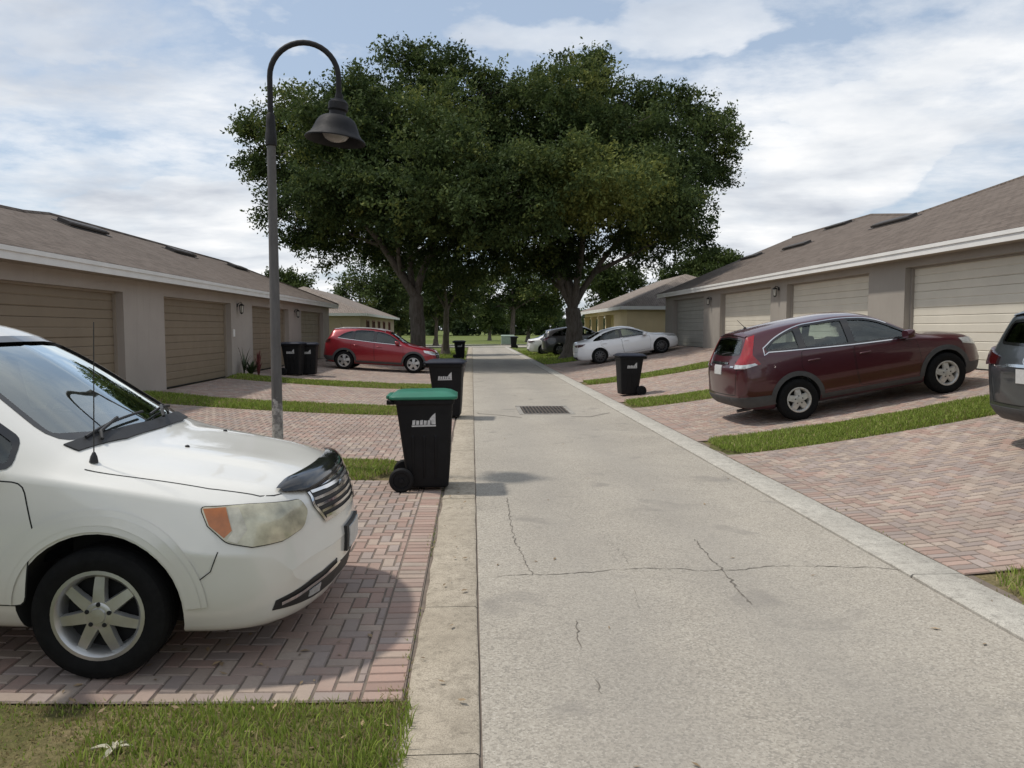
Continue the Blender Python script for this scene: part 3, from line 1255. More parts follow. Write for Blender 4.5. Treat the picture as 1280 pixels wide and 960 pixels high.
def yellow_house():
    o = Vector((8.7, 42.4, 0.85))
    r = empty('yellow_house', o)
    tag(r, 'yellow house with a columned porch and brown hip roof beyond the white car', 'house')

    def B(mb, name, mat, parent=r, **k):
        mb.v = [(v[0] - o.x, v[1] - o.y, v[2] - o.z) for v in mb.v]
        return mb.build(name, mat, parent, **k)
    w = MB()
    w.box(8.7, 18, 42.4, 46.4, -.2, 2.98)
    w.box(10.4, 18, 46.402, 58.5, -.2, 2.96)
    w.box(8.7, 9.0, 46.402, 58.5, 2.62, 2.97)
    B(w, 'wall', M_stY)
    for y in (49.2, 52.2, 55.2, 58.3):
        c = MB()
        c.box(8.68, 9.02, y - .17, y + .17, -.2, 2.615)
        c.box(8.64, 9.06, y - .21, y + .21, 2.45, 2.58)
        B(c, 'porch_column', M_stY)
    d = MB().box(10.33, 10.398, 47.2, 48.3, .5, 2.55)
    B(d, 'front_door', M_redframe)
    for y0, y1 in ((50.4, 51.8), (53.6, 55.0)):
        window_part(10.4, y0, y1, 1.2, 2.4, -1, r, M_trim, o)
    ev = 3.02
    e = [(8.25, 41.95), (18.5, 41.95), (18.5, 58.9), (8.25, 58.9)]
    h = ev + .42 * 5.1
    vs = [(*p, ev) for p in e] + [(13.35, 47.2, h), (13.35, 53.8, h)]
    vs = [(a - o.x, b - o.y, c - o.z) for a, b, c in vs]
    roof_mesh(vs, [(0, 1, 4), (1, 2, 5, 4), (2, 3, 5), (3, 0, 4, 5)], M_shG, r)
    f = MB()
    f.box(8.22, 8.248, 41.92, 58.93, ev - .2, ev - .005)
    f.box(8.25, 18.5, 41.92, 41.948, ev - .2, ev - .005)
    B(f, 'fascia', M_trim)
    B(MB().box(8.25, 18.5, 41.95, 58.9, ev - .03, ev - .02), 'soffit', M_trim)


def tan_house():
    o = Vector((-7.2, 49.6, 0.1))
    r = empty('tan_house', o)
    tag(r, 'tan house with red framed windows beyond the bright red car', 'house')

    def B(mb, name, mat, parent=r, **k):
        mb.v = [(v[0] - o.x, v[1] - o.y, v[2] - o.z) for v in mb.v]
        return mb.build(name, mat, parent, **k)
    B(MB().box(-16, -7.2, 49.6, 71, -.3, 2.7), 'wall', M_stT)
    for y in (52.5, 55.6, 58.8, 62.2, 66.2):
        window_part(-7.2, y, y + 1.3, 1.05, 2.35, 1, r, M_redframe, o)
    ev = 2.76
    e = [(-16.4, 49.2), (-6.75, 49.2), (-6.75, 71.5), (-16.4, 71.5)]
    h = ev + .40 * 4.8
    vs = [(*p, ev) for p in e] + [(-11.6, 53.6, h), (-11.6, 66.5, h)]
    vs = [(a - o.x, b - o.y, c - o.z) for a, b, c in vs]
    roof_mesh(vs, [(0, 1, 4), (1, 2, 5, 4), (2, 3, 5), (3, 0, 4, 5)], M_shG, r)
    f = MB()
    f.box(-6.748, -6.72, 49.17, 71.5, ev - .18, ev - .005)
    f.box(-16.4, -6.75, 49.17, 49.198, ev - .18, ev - .005)
    B(f, 'fascia', M_trim)
    B(MB().box(-16.4, -6.75, 49.2, 71.5, ev - .03, ev - .02), 'soffit', M_trim)


def back_house():
    o = Vector((13.2, 46, 0.9))
    r = empty('house', o)
    tag(r, 'house with a pale grey shingle roof rising behind the far end of the greige garages', 'house')
    vs = [(13.0, 40.2, 4.75), (13.0, 60, 4.75), (17.4, 44.5, 6.6), (17.4, 56, 6.6), (22, 40.2, 4.75), (22, 60, 4.75)]
    vs = [(a - o.x, b - o.y, c - o.z) for a, b, c in vs]
    roof_mesh(vs, [(0, 4, 2), (0, 2, 3, 1), (1, 3, 5), (2, 4, 5, 3)], M_shG, r)
    m = MB().box(18.6, 21.6, 40.6, 59.6, -.2, 4.7)
    m.v = [(v[0] - o.x, v[1] - o.y, v[2] - o.z) for v in m.v]
    m.build('wall', M_stT, r)


yellow_house()
tan_house()

# ------------------------------------------------------------------ trees


def mat_leaf(name, c0, c1, c2):
    t = NT(name)
    a = t.n('ShaderNodeAttribute', attribute_name='tone')
    sx = t.n('ShaderNodeSeparateXYZ')
    t.l(a.outputs['Color'], sx.inputs[0])
    c = t.ramp(sx.outputs[0], [(0.0, c0), (0.55, c1), (1.0, c2)])
    t.set(base=c, rough=0.7, spec=0.15)
    tl = t.n('ShaderNodeBsdfTranslucent')
    t.l(c, tl.inputs[0])
    mx = t.n('ShaderNodeMixShader')
    mx.inputs[0].default_value = 0.32
    t.l(t.b.outputs[0], mx.inputs[1])
    t.l(tl.outputs[0], mx.inputs[2])
    t.l(mx.outputs[0], t.t.nodes['Material Output'].inputs[0])
    return t.m


def mat_bark(name, c0, c1):
    t = NT(name)
    p = t.coord()
    mp = t.mapping(p, (1, 1, .22))
    c = t.ramp(t.noise(mp, 9, 7, .7, .6), [(0.3, c0), (0.7, c1)])
    t.set(base=c, rough=0.95, spec=0.1)
    t.bump(t.noise(mp, 14, 6, .75), 0.9, 0.05)
    return t.m


M_bark = mat_bark('oak_bark', (0.075, 0.060, 0.048), (0.20, 0.175, 0.15))
M_oak = mat_leaf('oak_leaf', (0.030, 0.050, 0.018), (0.078, 0.110, 0.034), (0.20, 0.215, 0.055))
M_mid = mat_leaf('tree_leaf', (0.035, 0.055, 0.016), (0.065, 0.092, 0.026), (0.12, 0.145, 0.045))
M_far = mat_leaf('far_leaf', (0.035, 0.055, 0.026), (0.055, 0.080, 0.036), (0.09, 0.115, 0.055))


def leaf_mesh(lobes, nclump, nleaf, ls, spread, seed, light=None):
    """small leaf faces in sprays; lobes = (x, y, z, rx, ry, rz, weight)"""
    r = np.random.default_rng(seed)
    L = np.array([l[:6] for l in lobes], float)
    wt = np.array([(l[6] if len(l) > 6 else 1) * (l[3] * l[4] * l[5]) ** .67 for l in lobes])
    # every lobe breaks up into smaller tufts of foliage round a thinner core
    sub, sw = [], []
    for l, w_ in zip(L, wt):
        sub.append(np.concatenate([l[:3], l[3:6] * .72]))
        sw.append(w_ * .42)
        for k in range(11):
            dd = r.normal(size=3)
            dd /= np.linalg.norm(dd)
            sc = r.uniform(.24, .42)
            sub.append(np.concatenate([l[:3] + dd * l[3:6] * r.uniform(.6, .98), l[3:6] * sc * np.array([1.15, 1.15, .75])]))
            sw.append(w_ * .58 / 11 * (sc / .33) ** 2)
    L, wt = np.array(sub), np.array(sw)
    li = r.choice(len(L), nclump, p=wt / wt.sum())
    lt = r.normal(0, .15, len(L))
    d = r.normal(size=(nclump, 3)) * np.array([1, 1, .95])
    d /= np.linalg.norm(d, axis=1)[:, None]
    rad = r.uniform(0, 1, nclump) ** 0.45
    # uneven outline: push some sprays out, pull others in
    wob = 1 + .17 * np.sin(d[:, 0] * 5 + li * 1.7) + .17 * np.sin(d[:, 2] * 6 + li * 2.3) + .10 * np.sin(d[:, 1] * 9 + li) - .05 + .16 * (r.uniform(0, 1, nclump) > .9)
    c = L[li, :3] + d * L[li, 3:6] * (rad * wob)[:, None]
    # every spray is a short twig pointing outwards and a little down
    tw = d + r.normal(0, .5, (nclump, 3))
    tw[:, 2] -= .15
    tw /= np.linalg.norm(tw, axis=1)[:, None]
    n = nclump * nleaf
    ci = np.repeat(np.arange(nclump), nleaf)
    along = r.uniform(-.5, 1, n) * spread * 1.3
    pos = c[ci] + tw[ci] * along[:, None] + r.normal(0, spread * .36, (n, 3)) * np.array([1, 1, .65])
    a = r.normal(size=(n, 3))
    a += tw[ci] * .8
    a /= np.linalg.norm(a, axis=1)[:, None]
    b = np.cross(a, r.normal(size=(n, 3)) + np.array([0, 0, .9]))
    b /= np.maximum(1e-6, np.linalg.norm(b, axis=1))[:, None]
    s = (ls * r.uniform(.6, 1.35, n))[:, None]
    V = np.empty((n, 4, 3), np.float32)
    V[:, 0] = pos - a * s
    V[:, 1] = pos + b * s * .48
    V[:, 2] = pos + a * s
    V[:, 3] = pos - b * s * .48
    tone = np.clip((r.normal(.38, .12, nclump) + lt[li])[ci] + r.normal(0, .13, n), 0, 1)
    if light:
        for (lx, ly, lz, lr, am) in light:     # sunlit patches of the crown, painted as a yellower leaf tone
            dd = np.linalg.norm((c - np.array([lx, ly, lz])) / lr, axis=1)
            tone = np.clip(tone + (am * np.maximum(0, 1 - dd ** 2) * r.uniform(.5, 1, nclump))[ci], 0, 1)
    return V, tone


def crown_obj(name, V, tone, mat, parent):
    n = len(V)
    me = bpy.data.meshes.new(name)
    me.vertices.add(n * 4)
    me.vertices.foreach_set('co', V.astype(np.float32).ravel())
    me.loops.add(n * 4)
    me.loops.foreach_set('vertex_index', np.arange(n * 4, dtype=np.int32))
    me.polygons.add(n)
    me.polygons.foreach_set('loop_start', (np.arange(n) * 4).astype(np.int32))
    me.update(calc_edges=True)
    ca = me.color_attributes.new('tone', 'FLOAT_COLOR', 'POINT')
    A = np.ones((n * 4, 4), np.float32)
    A[:, :3] = np.repeat(tone, 4)[:, None]
    ca.data.foreach_set('color', A.ravel())
    me.materials.append(mat)
    return link_mesh(name, me, parent)


def limb(mb, pts, r0, r1, n=10, seg=6, jig=.06):
    """tapered limb along a smoothed path"""
    P = [Vector(p) for p in pts]
    out = []
    for i in range(len(P) - 1):
        p0, p1, p2, p3 = P[max(0, i - 1)], P[i], P[i + 1], P[min(len(P) - 1, i + 2)]
        for k in range(seg):
            t = k / seg
            q = 0.5 * ((2 * p1) + (p2 - p0) * t + (2 * p0 - 5 * p1 + 4 * p2 - p3) * t * t + (3 * p1 - p0 - 3 * p2 + p3) * t ** 3)
            out.append(q + Vector((random.gauss(0, jig), random.gauss(0, jig), 0)) * (r0 if i else 0))
    out.append(P[-1])
    m = len(out) - 1
    mb.tube(out, [r0 + (r1 - r0) * (i / m) ** .8 for i in range(m + 1)], n)


def tree(name, label, base, limbs, lobes, nclump, nleaf, ls, spread, mat, seed, group=None, light=None, flare=True):
    root = empty(name, base)
    tag(root, label, 'tree', group)
    B = Vector(base)
    mb = MB()
    for (pts, r0, r1) in limbs:
        limb(mb, [Vector(p) - B for p in pts], r0, r1)
    if flare:
        r0 = limbs[0][1]
        mb.lathe([(r0 * 1.75, -.15), (r0 * 1.45, .05), (r0 * 1.15, .3), (r0 * 1.0, .7)], 14, 'z', (0, 0, 0))
    # twigs reach from the limb ends into the lobes
    rr = random.Random(seed)
    ends = [(Vector(pts[-1]) - B, r1) for pts, r0, r1 in limbs]
    for l in lobes:
        c = Vector(l[:3]) - B
        e, r1 = min(ends, key=lambda q: (q[0] - c).length)
        limb(mb, [e, e.lerp(c, .5) + Vector((rr.uniform(-.3, .3), rr.uniform(-.3, .3), rr.uniform(0, .5))), c], max(.03, r1 * .8), .02, 6, 4, .15)
        for k in range(4):
            q = c + Vector((rr.uniform(-1, 1) * l[3], rr.uniform(-1, 1) * l[4], rr.uniform(-.6, 1) * l[5])) * .75
            limb(mb, [e.lerp(c, .6), e.lerp(c, .6).lerp(q, .5) + Vector((0, 0, .15)), q], max(.02, r1 * .45), .01, 5, 3, .15)
    mb.build('trunk', M_bark, root, smooth=60, fixn=False)
    V, tone = leaf_mesh(lobes, nclump, nleaf, ls, spread, seed, light)
    V = V - np.array(base, np.float32)[None, None, :]
    crown_obj('crown', V, tone, mat, root)
    return root


def lob(px, py, rp, Y, dy=0.0, ry=None, sq=1.0, w=1.0):
    s = FPX / Y
    p = at(px, py, Y)
    return (p.x, Y + dy, p.z, rp / s, (ry if ry else rp / s), rp / s * sq, w)


def oaks():
    Y = 40.0
    lobes = [lob(540, 112, 52, Y, 0), lob(480, 160, 62, Y, -2.5), lob(590, 160, 66, Y, 1), lob(630, 165, 48, Y, 0), lob(632, 235, 52, Y, -1), lob(400, 160, 58, Y, .5), lob(352, 168, 44, Y, 0, sq=.75),
             lob(430, 235, 75, Y, -2.5), lob(375, 240, 52, Y, 0), lob(515, 235, 80, Y, -3), lob(585, 250, 70, Y, 0), lob(440, 300, 58, Y, 1, sq=.7),
             lob(395, 285, 40, Y, .5, sq=.8), lob(560, 310, 70, Y, -1.0, sq=.75), lob(490, 310, 55, Y, 2.5, sq=.7), lob(500, 200, 90, Y, 3), lob(450, 205, 50, Y, -4.5, sq=.8),
             lob(560, 200, 60, Y, -4.5), lob(612, 300, 50, Y, -2, sq=.8), lob(528, 84, 24, Y, 0), lob(632, 122, 32, Y, 0), lob(610, 112, 22, Y, 1), lob(318, 170, 16, Y, 0), lob(326, 205, 14, Y, 1), lob(345, 275, 18, Y, 0), lob(372, 305, 18, Y, 0), lob(500, 84, 18, Y, 0), lob(462, 125, 24, Y, 0), lob(580, 96, 24, Y, 0), lob(470, 270, 60, Y, -5.5, sq=.7), lob(560, 280, 60, Y, -6, sq=.7), lob(330, 215, 22, Y, 0)]
    b = at(523, 432, Y)
    b = Vector((b.x, Y, g(b.x, Y)))
    j = at(521, 372, Y)
    lobes += [lob(560, 235, 72, 32.5), lob(490, 255, 62, 33.5, sq=.8), lob(610, 262, 58, 33), lob(420, 250, 48, 34, sq=.8)]
    limbs = [([b, at(523, 405, Y), j], .44, .36),
             ([j, at(500, 340, Y - .3), at(470, 295, Y - .8), at(430, 250, Y - 1.2)], .26, .09),
             ([j, at(528, 345, Y + .3), at(545, 300, Y + .5), at(560, 230, Y)], .25, .09),
             ([j, at(515, 340, Y + .6), at(518, 270, Y + 1.2), at(530, 160, Y + .5)], .22, .07),
             ([at(503, 345, Y - .3), at(500, 300, Y - 1.4), at(515, 250, Y - 2.2)], .13, .06),
             ([at(480, 310, Y - .6), at(430, 290, Y), at(390, 265, Y)], .12, .05),
             ([at(535, 325, Y + .4), at(575, 305, Y - .8), at(600, 280, Y - 1.2)], .13, .05)]
    tree('oak_tree', 'large spreading oak with a forked pale trunk beyond the bright red car', b, limbs, lobes, 7600, 30, .095, .42, M_oak, 5, group='oaks flanking the end of the lane')
    Y = 41.0
    lobes = [lob(735, 118, 46, Y), lob(690, 150, 56, Y, -2), lob(785, 145, 50, Y, .5), lob(640, 240, 55, Y, 1), lob(690, 275, 60, Y, -6, sq=.7), lob(800, 280, 55, Y, -5.5, sq=.7), lob(835, 150, 55, Y, 0), lob(885, 165, 42, Y, 0, sq=.85), lob(900, 210, 28, Y, 0, sq=.8),
             lob(840, 215, 62, Y, -1), lob(750, 200, 80, Y, -2.5), lob(680, 220, 75, Y, 0), lob(800, 265, 65, Y, -1.5), lob(855, 275, 42, Y, .5, sq=.9), lob(740, 270, 75, Y, -3, sq=.8),
             lob(670, 290, 60, Y, -1, sq=.75), lob(810, 310, 45, Y, 1, sq=.6), lob(720, 320, 60, Y, 1.5, sq=.55), lob(750, 180, 90, Y, 3), lob(737, 90, 20, Y, 0), lob(915, 185, 14, Y, 0), lob(912, 150, 14, Y, .5), lob(880, 300, 20, Y, 0), lob(705, 92, 18, Y, 0), lob(770, 245, 45, Y, -5, sq=.8),
             lob(640, 180, 55, Y, 1), lob(855, 132, 24, Y, 0), lob(672, 122, 26, Y, 0), lob(640, 330, 35, Y, 0, sq=.6), lob(690, 335, 35, Y, -1, sq=.5)]
    b = at(717, 436, Y)
    b = Vector((b.x, Y, g(b.x, Y)))
    j = at(716, 385, Y)
    lobes += [lob(680, 240, 70, 33), lob(760, 235, 70, 33), lob(830, 255, 56, 34, sq=.8), lob(640, 215, 55, 34)]
    limbs = [([b, at(718, 412, Y), j], .52, .40),
             ([j, at(702, 358, Y), at(690, 320, Y - .5), at(680, 240, Y - .5)], .24, .09),
             ([j, at(722, 350, Y - .3), at(728, 300, Y - .5), at(735, 190, Y)], .25, .09),
             ([j, at(735, 352, Y + .3), at(765, 310, Y), at(820, 240, Y)], .22, .08),
             ([at(706, 365, Y), at(668, 330, Y + .6), at(640, 285, Y + .8)], .15, .05),
             ([at(745, 340, Y), at(790, 318, Y - .6), at(835, 295, Y - .5)], .14, .05)]
    q = at(765, 250, 33.5)
    q2 = at(725, 110, Y)
    tree('oak_tree', 'large dark oak with a thick leaning trunk beside the white saloon car', b, limbs, lobes, 7600, 30, .095, .42, M_oak, 6, group='oaks flanking the end of the lane',
         light=[(q.x, 33.5, q.z, 3.6, .8), (q2.x, Y - 1.5, q2.z, 3.0, .25)])


oaks()


def small_trees():
    def simple_tree(name, label, px, py_base, Y, crown, nclump, mat, seed, tr=.2, gname=None, ls=.11, spread=.5, fork=None):
        b = at(px, py_base, Y)
        base = Vector((b.x, Y, g(b.x, Y)))
        lobes = [lob(a, c, rp, Y, random.Random(seed + i).uniform(-1.2, 1.2)) for i, (a, c, rp) in enumerate(crown)]
        top = Vector(lobes[0][:3])
        mid = base.lerp(top, .55) + Vector((.15, 0, 0))
        limbs = [([base, base.lerp(mid, .5), mid], tr, tr * .7), ([mid, mid.lerp(top, .6), top], tr * .6, tr * .2)]
        for l in lobes[1:4]:
            limbs.append(([mid, mid.lerp(Vector(l[:3]), .5) + Vector((0, 0, .3)), Vector(l[:3])], tr * .45, tr * .12))
        tree(name, label, base, limbs, lobes, nclump, 24, ls, spread, mat, seed, gname)
    simple_tree('tree', 'dark slender street tree between the two big oaks at the lane edge', 557, 432, 52,
                [(556, 345, 34), (530, 350, 28), (585, 352, 26), (560, 372, 20)], 420, M_oak, 31, .26, ls=.12, spread=.5)
    simple_tree('tree', 'dense dark tree behind the left oak, above the tan house roof', 445, 430, 74,
                [(455, 360, 32), (430, 368, 22), (480, 352, 34), (505, 362, 28), (470, 385, 26)], 620, M_oak, 32, .3, ls=.14, spread=.6)
    simple_tree('tree', 'light green tree showing above the roof of the taupe garages', 372, 430, 62,
                [(365, 352, 13), (350, 350, 10), (384, 358, 11), (375, 366, 16)], 260, M_mid, 33, .2, ls=.12, spread=.45)
    simple_tree('tree', 'green tree rising behind the far end of the greige garage roof', 880, 430, 66,
                [(880, 330, 26), (905, 322, 20), (862, 340, 22), (920, 330, 16), (845, 345, 18), (890, 350, 30)], 620, M_mid, 34, .3, ls=.14, spread=.55)
    simple_tree('tree', 'bushy green tree between the right oak and the yellow house roof', 775, 430, 72,
                [(770, 350, 24), (745, 345, 22), (790, 352, 18), (760, 372, 26), (800, 362, 14)], 520, M_mid, 35, .28, ls=.14, spread=.55)
    simple_tree('tree', 'hazy green tree across the street seen down the middle of the lane', 660, 424, 105,
                [(660, 375, 24), (640, 384, 18), (682, 380, 20), (655, 396, 22), (690, 396, 12)], 520, M_mid, 36, .3, ls=.17, spread=.7)
    simple_tree('tree', 'shaded green tree across the street between the slender tree and the lane', 612, 424, 118,
                [(612, 384, 16), (598, 392, 12), (626, 394, 14), (610, 400, 14)], 360, M_mid, 37, .25, ls=.17, spread=.7)
    simple_tree('tree', 'wide dark tree filling the gap between the oak trunks far behind the bins', 640, 428, 88,
                [(640, 352, 30), (605, 358, 26), (672, 356, 28), (700, 362, 22), (585, 372, 20), (650, 378, 22), (620, 382, 16), (690, 384, 16)], 900, M_oak, 41, .34, ls=.16, spread=.6)
    simple_tree('tree', 'low dark bushy tree behind the slender street tree, right of the forked oak trunk', 545, 428, 80,
                [(545, 378, 20), (570, 382, 18), (525, 384, 16), (556, 396, 14), (585, 394, 12)], 420, M_oak, 43, .24, ls=.15, spread=.55)
    # a shaded row behind the tan house
    simple_tree('tree', 'tall dark tree just left of the forked oak trunk, beyond the tan house', 500, 430, 82,
                [(495, 372, 20), (512, 385, 18), (480, 392, 18), (500, 400, 14)], 360, M_oak, 38, .3, ls=.15, spread=.6)


small_trees()

# far wood along the edge of the meadow: one mass


def far_wood():
    lobes = []
    r = random.Random(4)
    for i in range(150):
        x = -190 + i * 2.7 + r.uniform(-1.5, 1.5)
        Y = 210 + r.uniform(-12, 12)
        h = r.uniform(2.2, 4.6)
        lobes.append((x, Y, h * .9, r.uniform(2.5, 4.5), 3, h))
    V, tone = leaf_mesh(lobes, 9000, 14, .55, 1.1, 77)
    o = crown_obj('far_wood', V, tone, M_far, None)
    tag(o, 'low distant wood along the far edge of the meadow', 'wood', kind='stuff')


far_wood()
# ------------------------------------------------------------------ vehicles


def pchip(keys):
    xs = np.array([k[0] for k in keys], float)
    ys = np.array([k[1] for k in keys], float)
    h = np.diff(xs)
    d = np.diff(ys) / h
    m = np.zeros(len(xs))
    m[0], m[-1] = d[0], d[-1]
    for i in range(1, len(xs) - 1):
        if d[i - 1] * d[i] > 0:
            w1, w2 = 2 * h[i] + h[i - 1], h[i] + 2 * h[i - 1]
            m[i] = (w1 + w2) / (w1 / d[i - 1] + w2 / d[i])

    def f(x):
        x = min(max(x, xs[0]), xs[-1])
        i = min(len(h) - 1, max(0, int(np.searchsorted(xs, x, 'right')) - 1))
        t = (x - xs[i]) / h[i]
        return float(ys[i] * (1 + 2 * t) * (1 - t) ** 2 + m[i] * h[i] * t * (1 - t) ** 2 + ys[i + 1] * t * t * (3 - 2 * t) - m[i + 1] * h[i] * t * t * (1 - t))
    return f


M_chrome = simple('chrome', (0.72, 0.72, 0.72), 0.16, metal=1.0, var=0.05)
M_silver = simple('alloy_silver', (0.50, 0.50, 0.49), 0.34, metal=0.75, var=0.12)
M_alloyd = simple('alloy_dark', (0.10, 0.10, 0.105), 0.35, metal=0.7, var=0.12)
M_hubcap = simple('hubcap_silver', (0.50, 0.49, 0.46), 0.42, metal=0.4, var=0.18, vscale=12)
M_tyre = simple('tyre_rubber', (0.008, 0.008, 0.008), 0.9, spec=0.2, var=0.3, vscale=14, bump=0.3, bscale=40)
M_plast = simple('black_plastic', (0.016, 0.016, 0.017), 0.55, var=0.2, bump=0.15, bscale=200)
M_gloss = simple('gloss_black', (0.010, 0.010, 0.011), 0.12, coat=0.5, var=0.1)
M_clad = simple('grey_cladding', (0.055, 0.055, 0.056), 0.6, var=0.18, bump=0.15, bscale=200)
M_dark = simple('car_interior_dark', (0.022, 0.021, 0.020), 0.9, var=0.15)
M_seat = simple('seat_grey', (0.085, 0.085, 0.080), 0.9, var=0.15, vscale=20)
M_red = simple('red_lens', (0.25, 0.004, 0.007), 0.12, coat=0.6, var=0.2, vscale=9)
M_dred = simple('dark_red_lens', (0.045, 0.004, 0.006), 0.12, coat=0.8, var=0.2)
M_clear = simple('clear_lens', (0.55, 0.56, 0.56), 0.10, metal=0.45, coat=0.8, var=0.25, vscale=18)
M_yellowed = simple('yellowed_lens', (0.50, 0.47, 0.35), 0.20, metal=0.25, coat=0.7, var=0.35, vscale=9)
M_palelens = simple('pale_lens', (0.50, 0.47, 0.38), 0.18, metal=0.2, coat=0.7, var=0.3, vscale=14)
M_amber = simple('amber_lens', (0.44, 0.135, 0.025), 0.2, coat=0.7, var=0.25, vscale=12)
M_plate = simple('number_plate', (0.50, 0.50, 0.49), 0.4, var=0.1, vscale=22)
M_gap = simple('panel_gap', (0.008, 0.008, 0.008), 0.9)
G_wind = glass('windscreen_glass', (0.74, 0.85, 0.82), 3.4)
G_side = glass('side_glass', (0.74, 0.84, 0.80), 1.5)
G_priv = glass('privacy_glass', (0.10, 0.11, 0.11), 1.3)

P_white = paint('paint_white_pearl', (0.70, 0.69, 0.645), 0.0, 0.28, 0.07, (0.36, 0.32, 0.25))
P_maroon = paint('paint_maroon', (0.055, 0.005, 0.011), 0.2, 0.30, 0.012, (0.10, 0.07, 0.06))
P_red = paint('paint_red', (0.26, 0.008, 0.018), 0.25, 0.28, 0.03)
P_pure = paint('paint_white', (0.86, 0.86, 0.86), 0.0, 0.28, 0.03)
P_grey = paint('paint_dark_grey', (0.050, 0.056, 0.062), 0.4, 0.30, 0.03)
P_grey2 = paint('paint_charcoal', (0.045, 0.045, 0.050), 0.4, 0.32, 0.03)


class Car:
    def __init__(s, spec, N=96):
        s.sp = spec
        s.L, s.W = spec['L'], spec['W']
        s.c = {k: pchip(spec[k]) for k in ('zc', 'zt', 'wt', 'zs', 'ws', 'wm', 'zm', 'zb')}
        fine = 0.5 - 0.5 * np.cos(np.linspace(0, math.pi, 1500))
        fs = fine * s.L
        zc = np.array([s.c['zc'](q) for q in fs])
        zb = np.array([s.c['zb'](q) for q in fs])
        acc = np.concatenate([[0], np.cumsum(np.diff(fs) + np.abs(np.diff(zc)) + .6 * np.abs(np.diff(zb)))])
        s.st = np.interp(np.linspace(0, acc[-1], N), acc, fs)
        v, f = s.loft(s.st)
        s.V, s.F = v, f
        s.bvh = BVHTree.FromPolygons([Vector(p) for p in v], f)

    def shift(s, q, y):
        a = s.sp
        yy = min(1.1, abs(y) / s.W)
        f = a['kf'] * yy ** a['pf'] * max(0, 1 - q / a['ff']) ** 1.3
        r = a['kr'] * yy ** a['pr'] * max(0, 1 - (s.L - q) / a['fr']) ** 1.3
        return f - r

    def half(s, q, inset=0.0, floor=None):
        C = s.c
        zb, zc, zt, wt, zs, ws, wm, zm = (C[k](q) for k in ('zb', 'zc', 'zt', 'wt', 'zs', 'ws', 'wm', 'zm'))
        if inset:
            zc, zt = zc - inset * .8, zt - inset * .8
            wt, ws, wm = wt - inset, ws - inset, wm - inset * 1.3
        if floor is not None:
            zb = floor
        zr = zb + min(.17, (zm - zb) * .5)
        P = [(0, zb), (wm - .12, zb), (wm - .022, zr), (wm, zm), (ws, zs), (wt, zt)]
        dome = s.sp.get('dome', 0) * sm((q - .22) / .2) * (1 - sm((q - .92) / .22)) if not inset else 0
        for k, k2, e in ((.80, .61, .50), (.45, .53, 1.0)):
            a = (wt * k, zt + (zc - zt) * (1 - k * k))
            b_ = (wt * k2, zt + (zc - zt) * e + (.012 if e == 1.0 else 0))
            P.append((a[0] * (1 - dome) + b_[0] * dome, a[1] * (1 - dome) + b_[1] * dome))
        P.append((0, zc))
        fm = s.sp.get('fm', .5)
        fm = fm + (.5 - fm) * sm((q - .35) / .5)
        fr = [0, .30, .40, fm, s.sp.get('fe', .22), s.sp.get('ft', .42), .5, .5, 0]
        out = [P[0], (P[1][0] * .5, P[1][1])]
        for i in range(1, len(P) - 1):
            p = np.array(P[i])
            a = p + (np.array(P[i - 1]) - p) * fr[i]
            b = p + (np.array(P[i + 1]) - p) * fr[i]
            for t in (0, .25, .5, .75, 1):
                out.append(tuple(a * (1 - t) ** 2 + 2 * p * t * (1 - t) + b * t * t))
            if i in (1, 2, 4):       # a point or two along the flat run
                nx = np.array(P[i + 1]) + (p - np.array(P[i + 1])) * fr[i + 1]
                for t in ((.33, .66) if i == 4 else (.5,)):
                    out.append(tuple(b * (1 - t) + nx * t))
        out.append(P[-1])
        return out

    def loft(s, stations, inset=0.0, floor=None):
        V, F = [], []
        n = None
        for q in stations:
            h = s.half(q, inset, floor)
            ring = h + [(-y, z) for (y, z) in h[-2:0:-1]]
            n = len(ring)
            for (y, z) in ring:
                V.append((s.L / 2 - q - s.shift(q, y), y, z))
        for i in range(len(stations) - 1):
            for k in range(n):
                k2 = (k + 1) % n
                F.append((i * n + k, (i + 1) * n + k, (i + 1) * n + k2, i * n + k2))
        # close both ends with a curved grid from flank to flank
        for end in (0, len(stations) - 1):
            q = stations[end]
            h = s.half(q, inset, floor)
            m = len(h)
            fr = [.75, .5, .25, 0, -.25, -.5, -.75]
            rows = []
            for k in range(m):
                a, b = end * n + k, end * n + (n - k) % n
                if k in (0, m - 1):
                    rows.append([a])
                    continue
                row = [a]
                for t in fr:
                    y = h[k][0] * t
                    row.append(len(V))
                    V.append((s.L / 2 - q - s.shift(q, y), y, h[k][1]))
                row.append(b)
                rows.append(row)
            for k in range(m - 1):
                r0, r1 = rows[k], rows[k + 1]
                if len(r0) == 1:
                    new = [(r0[0], r1[i + 1], r1[i]) for i in range(len(r1) - 1)]
                elif len(r1) == 1:
                    new = [(r0[i], r0[i + 1], r1[0]) for i in range(len(r0) - 1)]
                else:
                    new = [(r0[i], r0[i + 1], r1[i + 1], r1[i]) for i in range(len(r0) - 1)]
                F += new if end == 0 else [f[::-1] for f in new]
        return V, F

    # -- patches laid on the skin
    def frame(s, D):
        D = Vector(D).normalized()
        if abs(D.z) > .9:
            U = Vector((1, 0, 0))
        else:
            U = D.cross(Vector((0, 0, 1))).normalized()
        return D, U, U.cross(D).normalized()

    def loc(s, p):
        return Vector((s.L / 2 - p[0], p[1], p[2]))

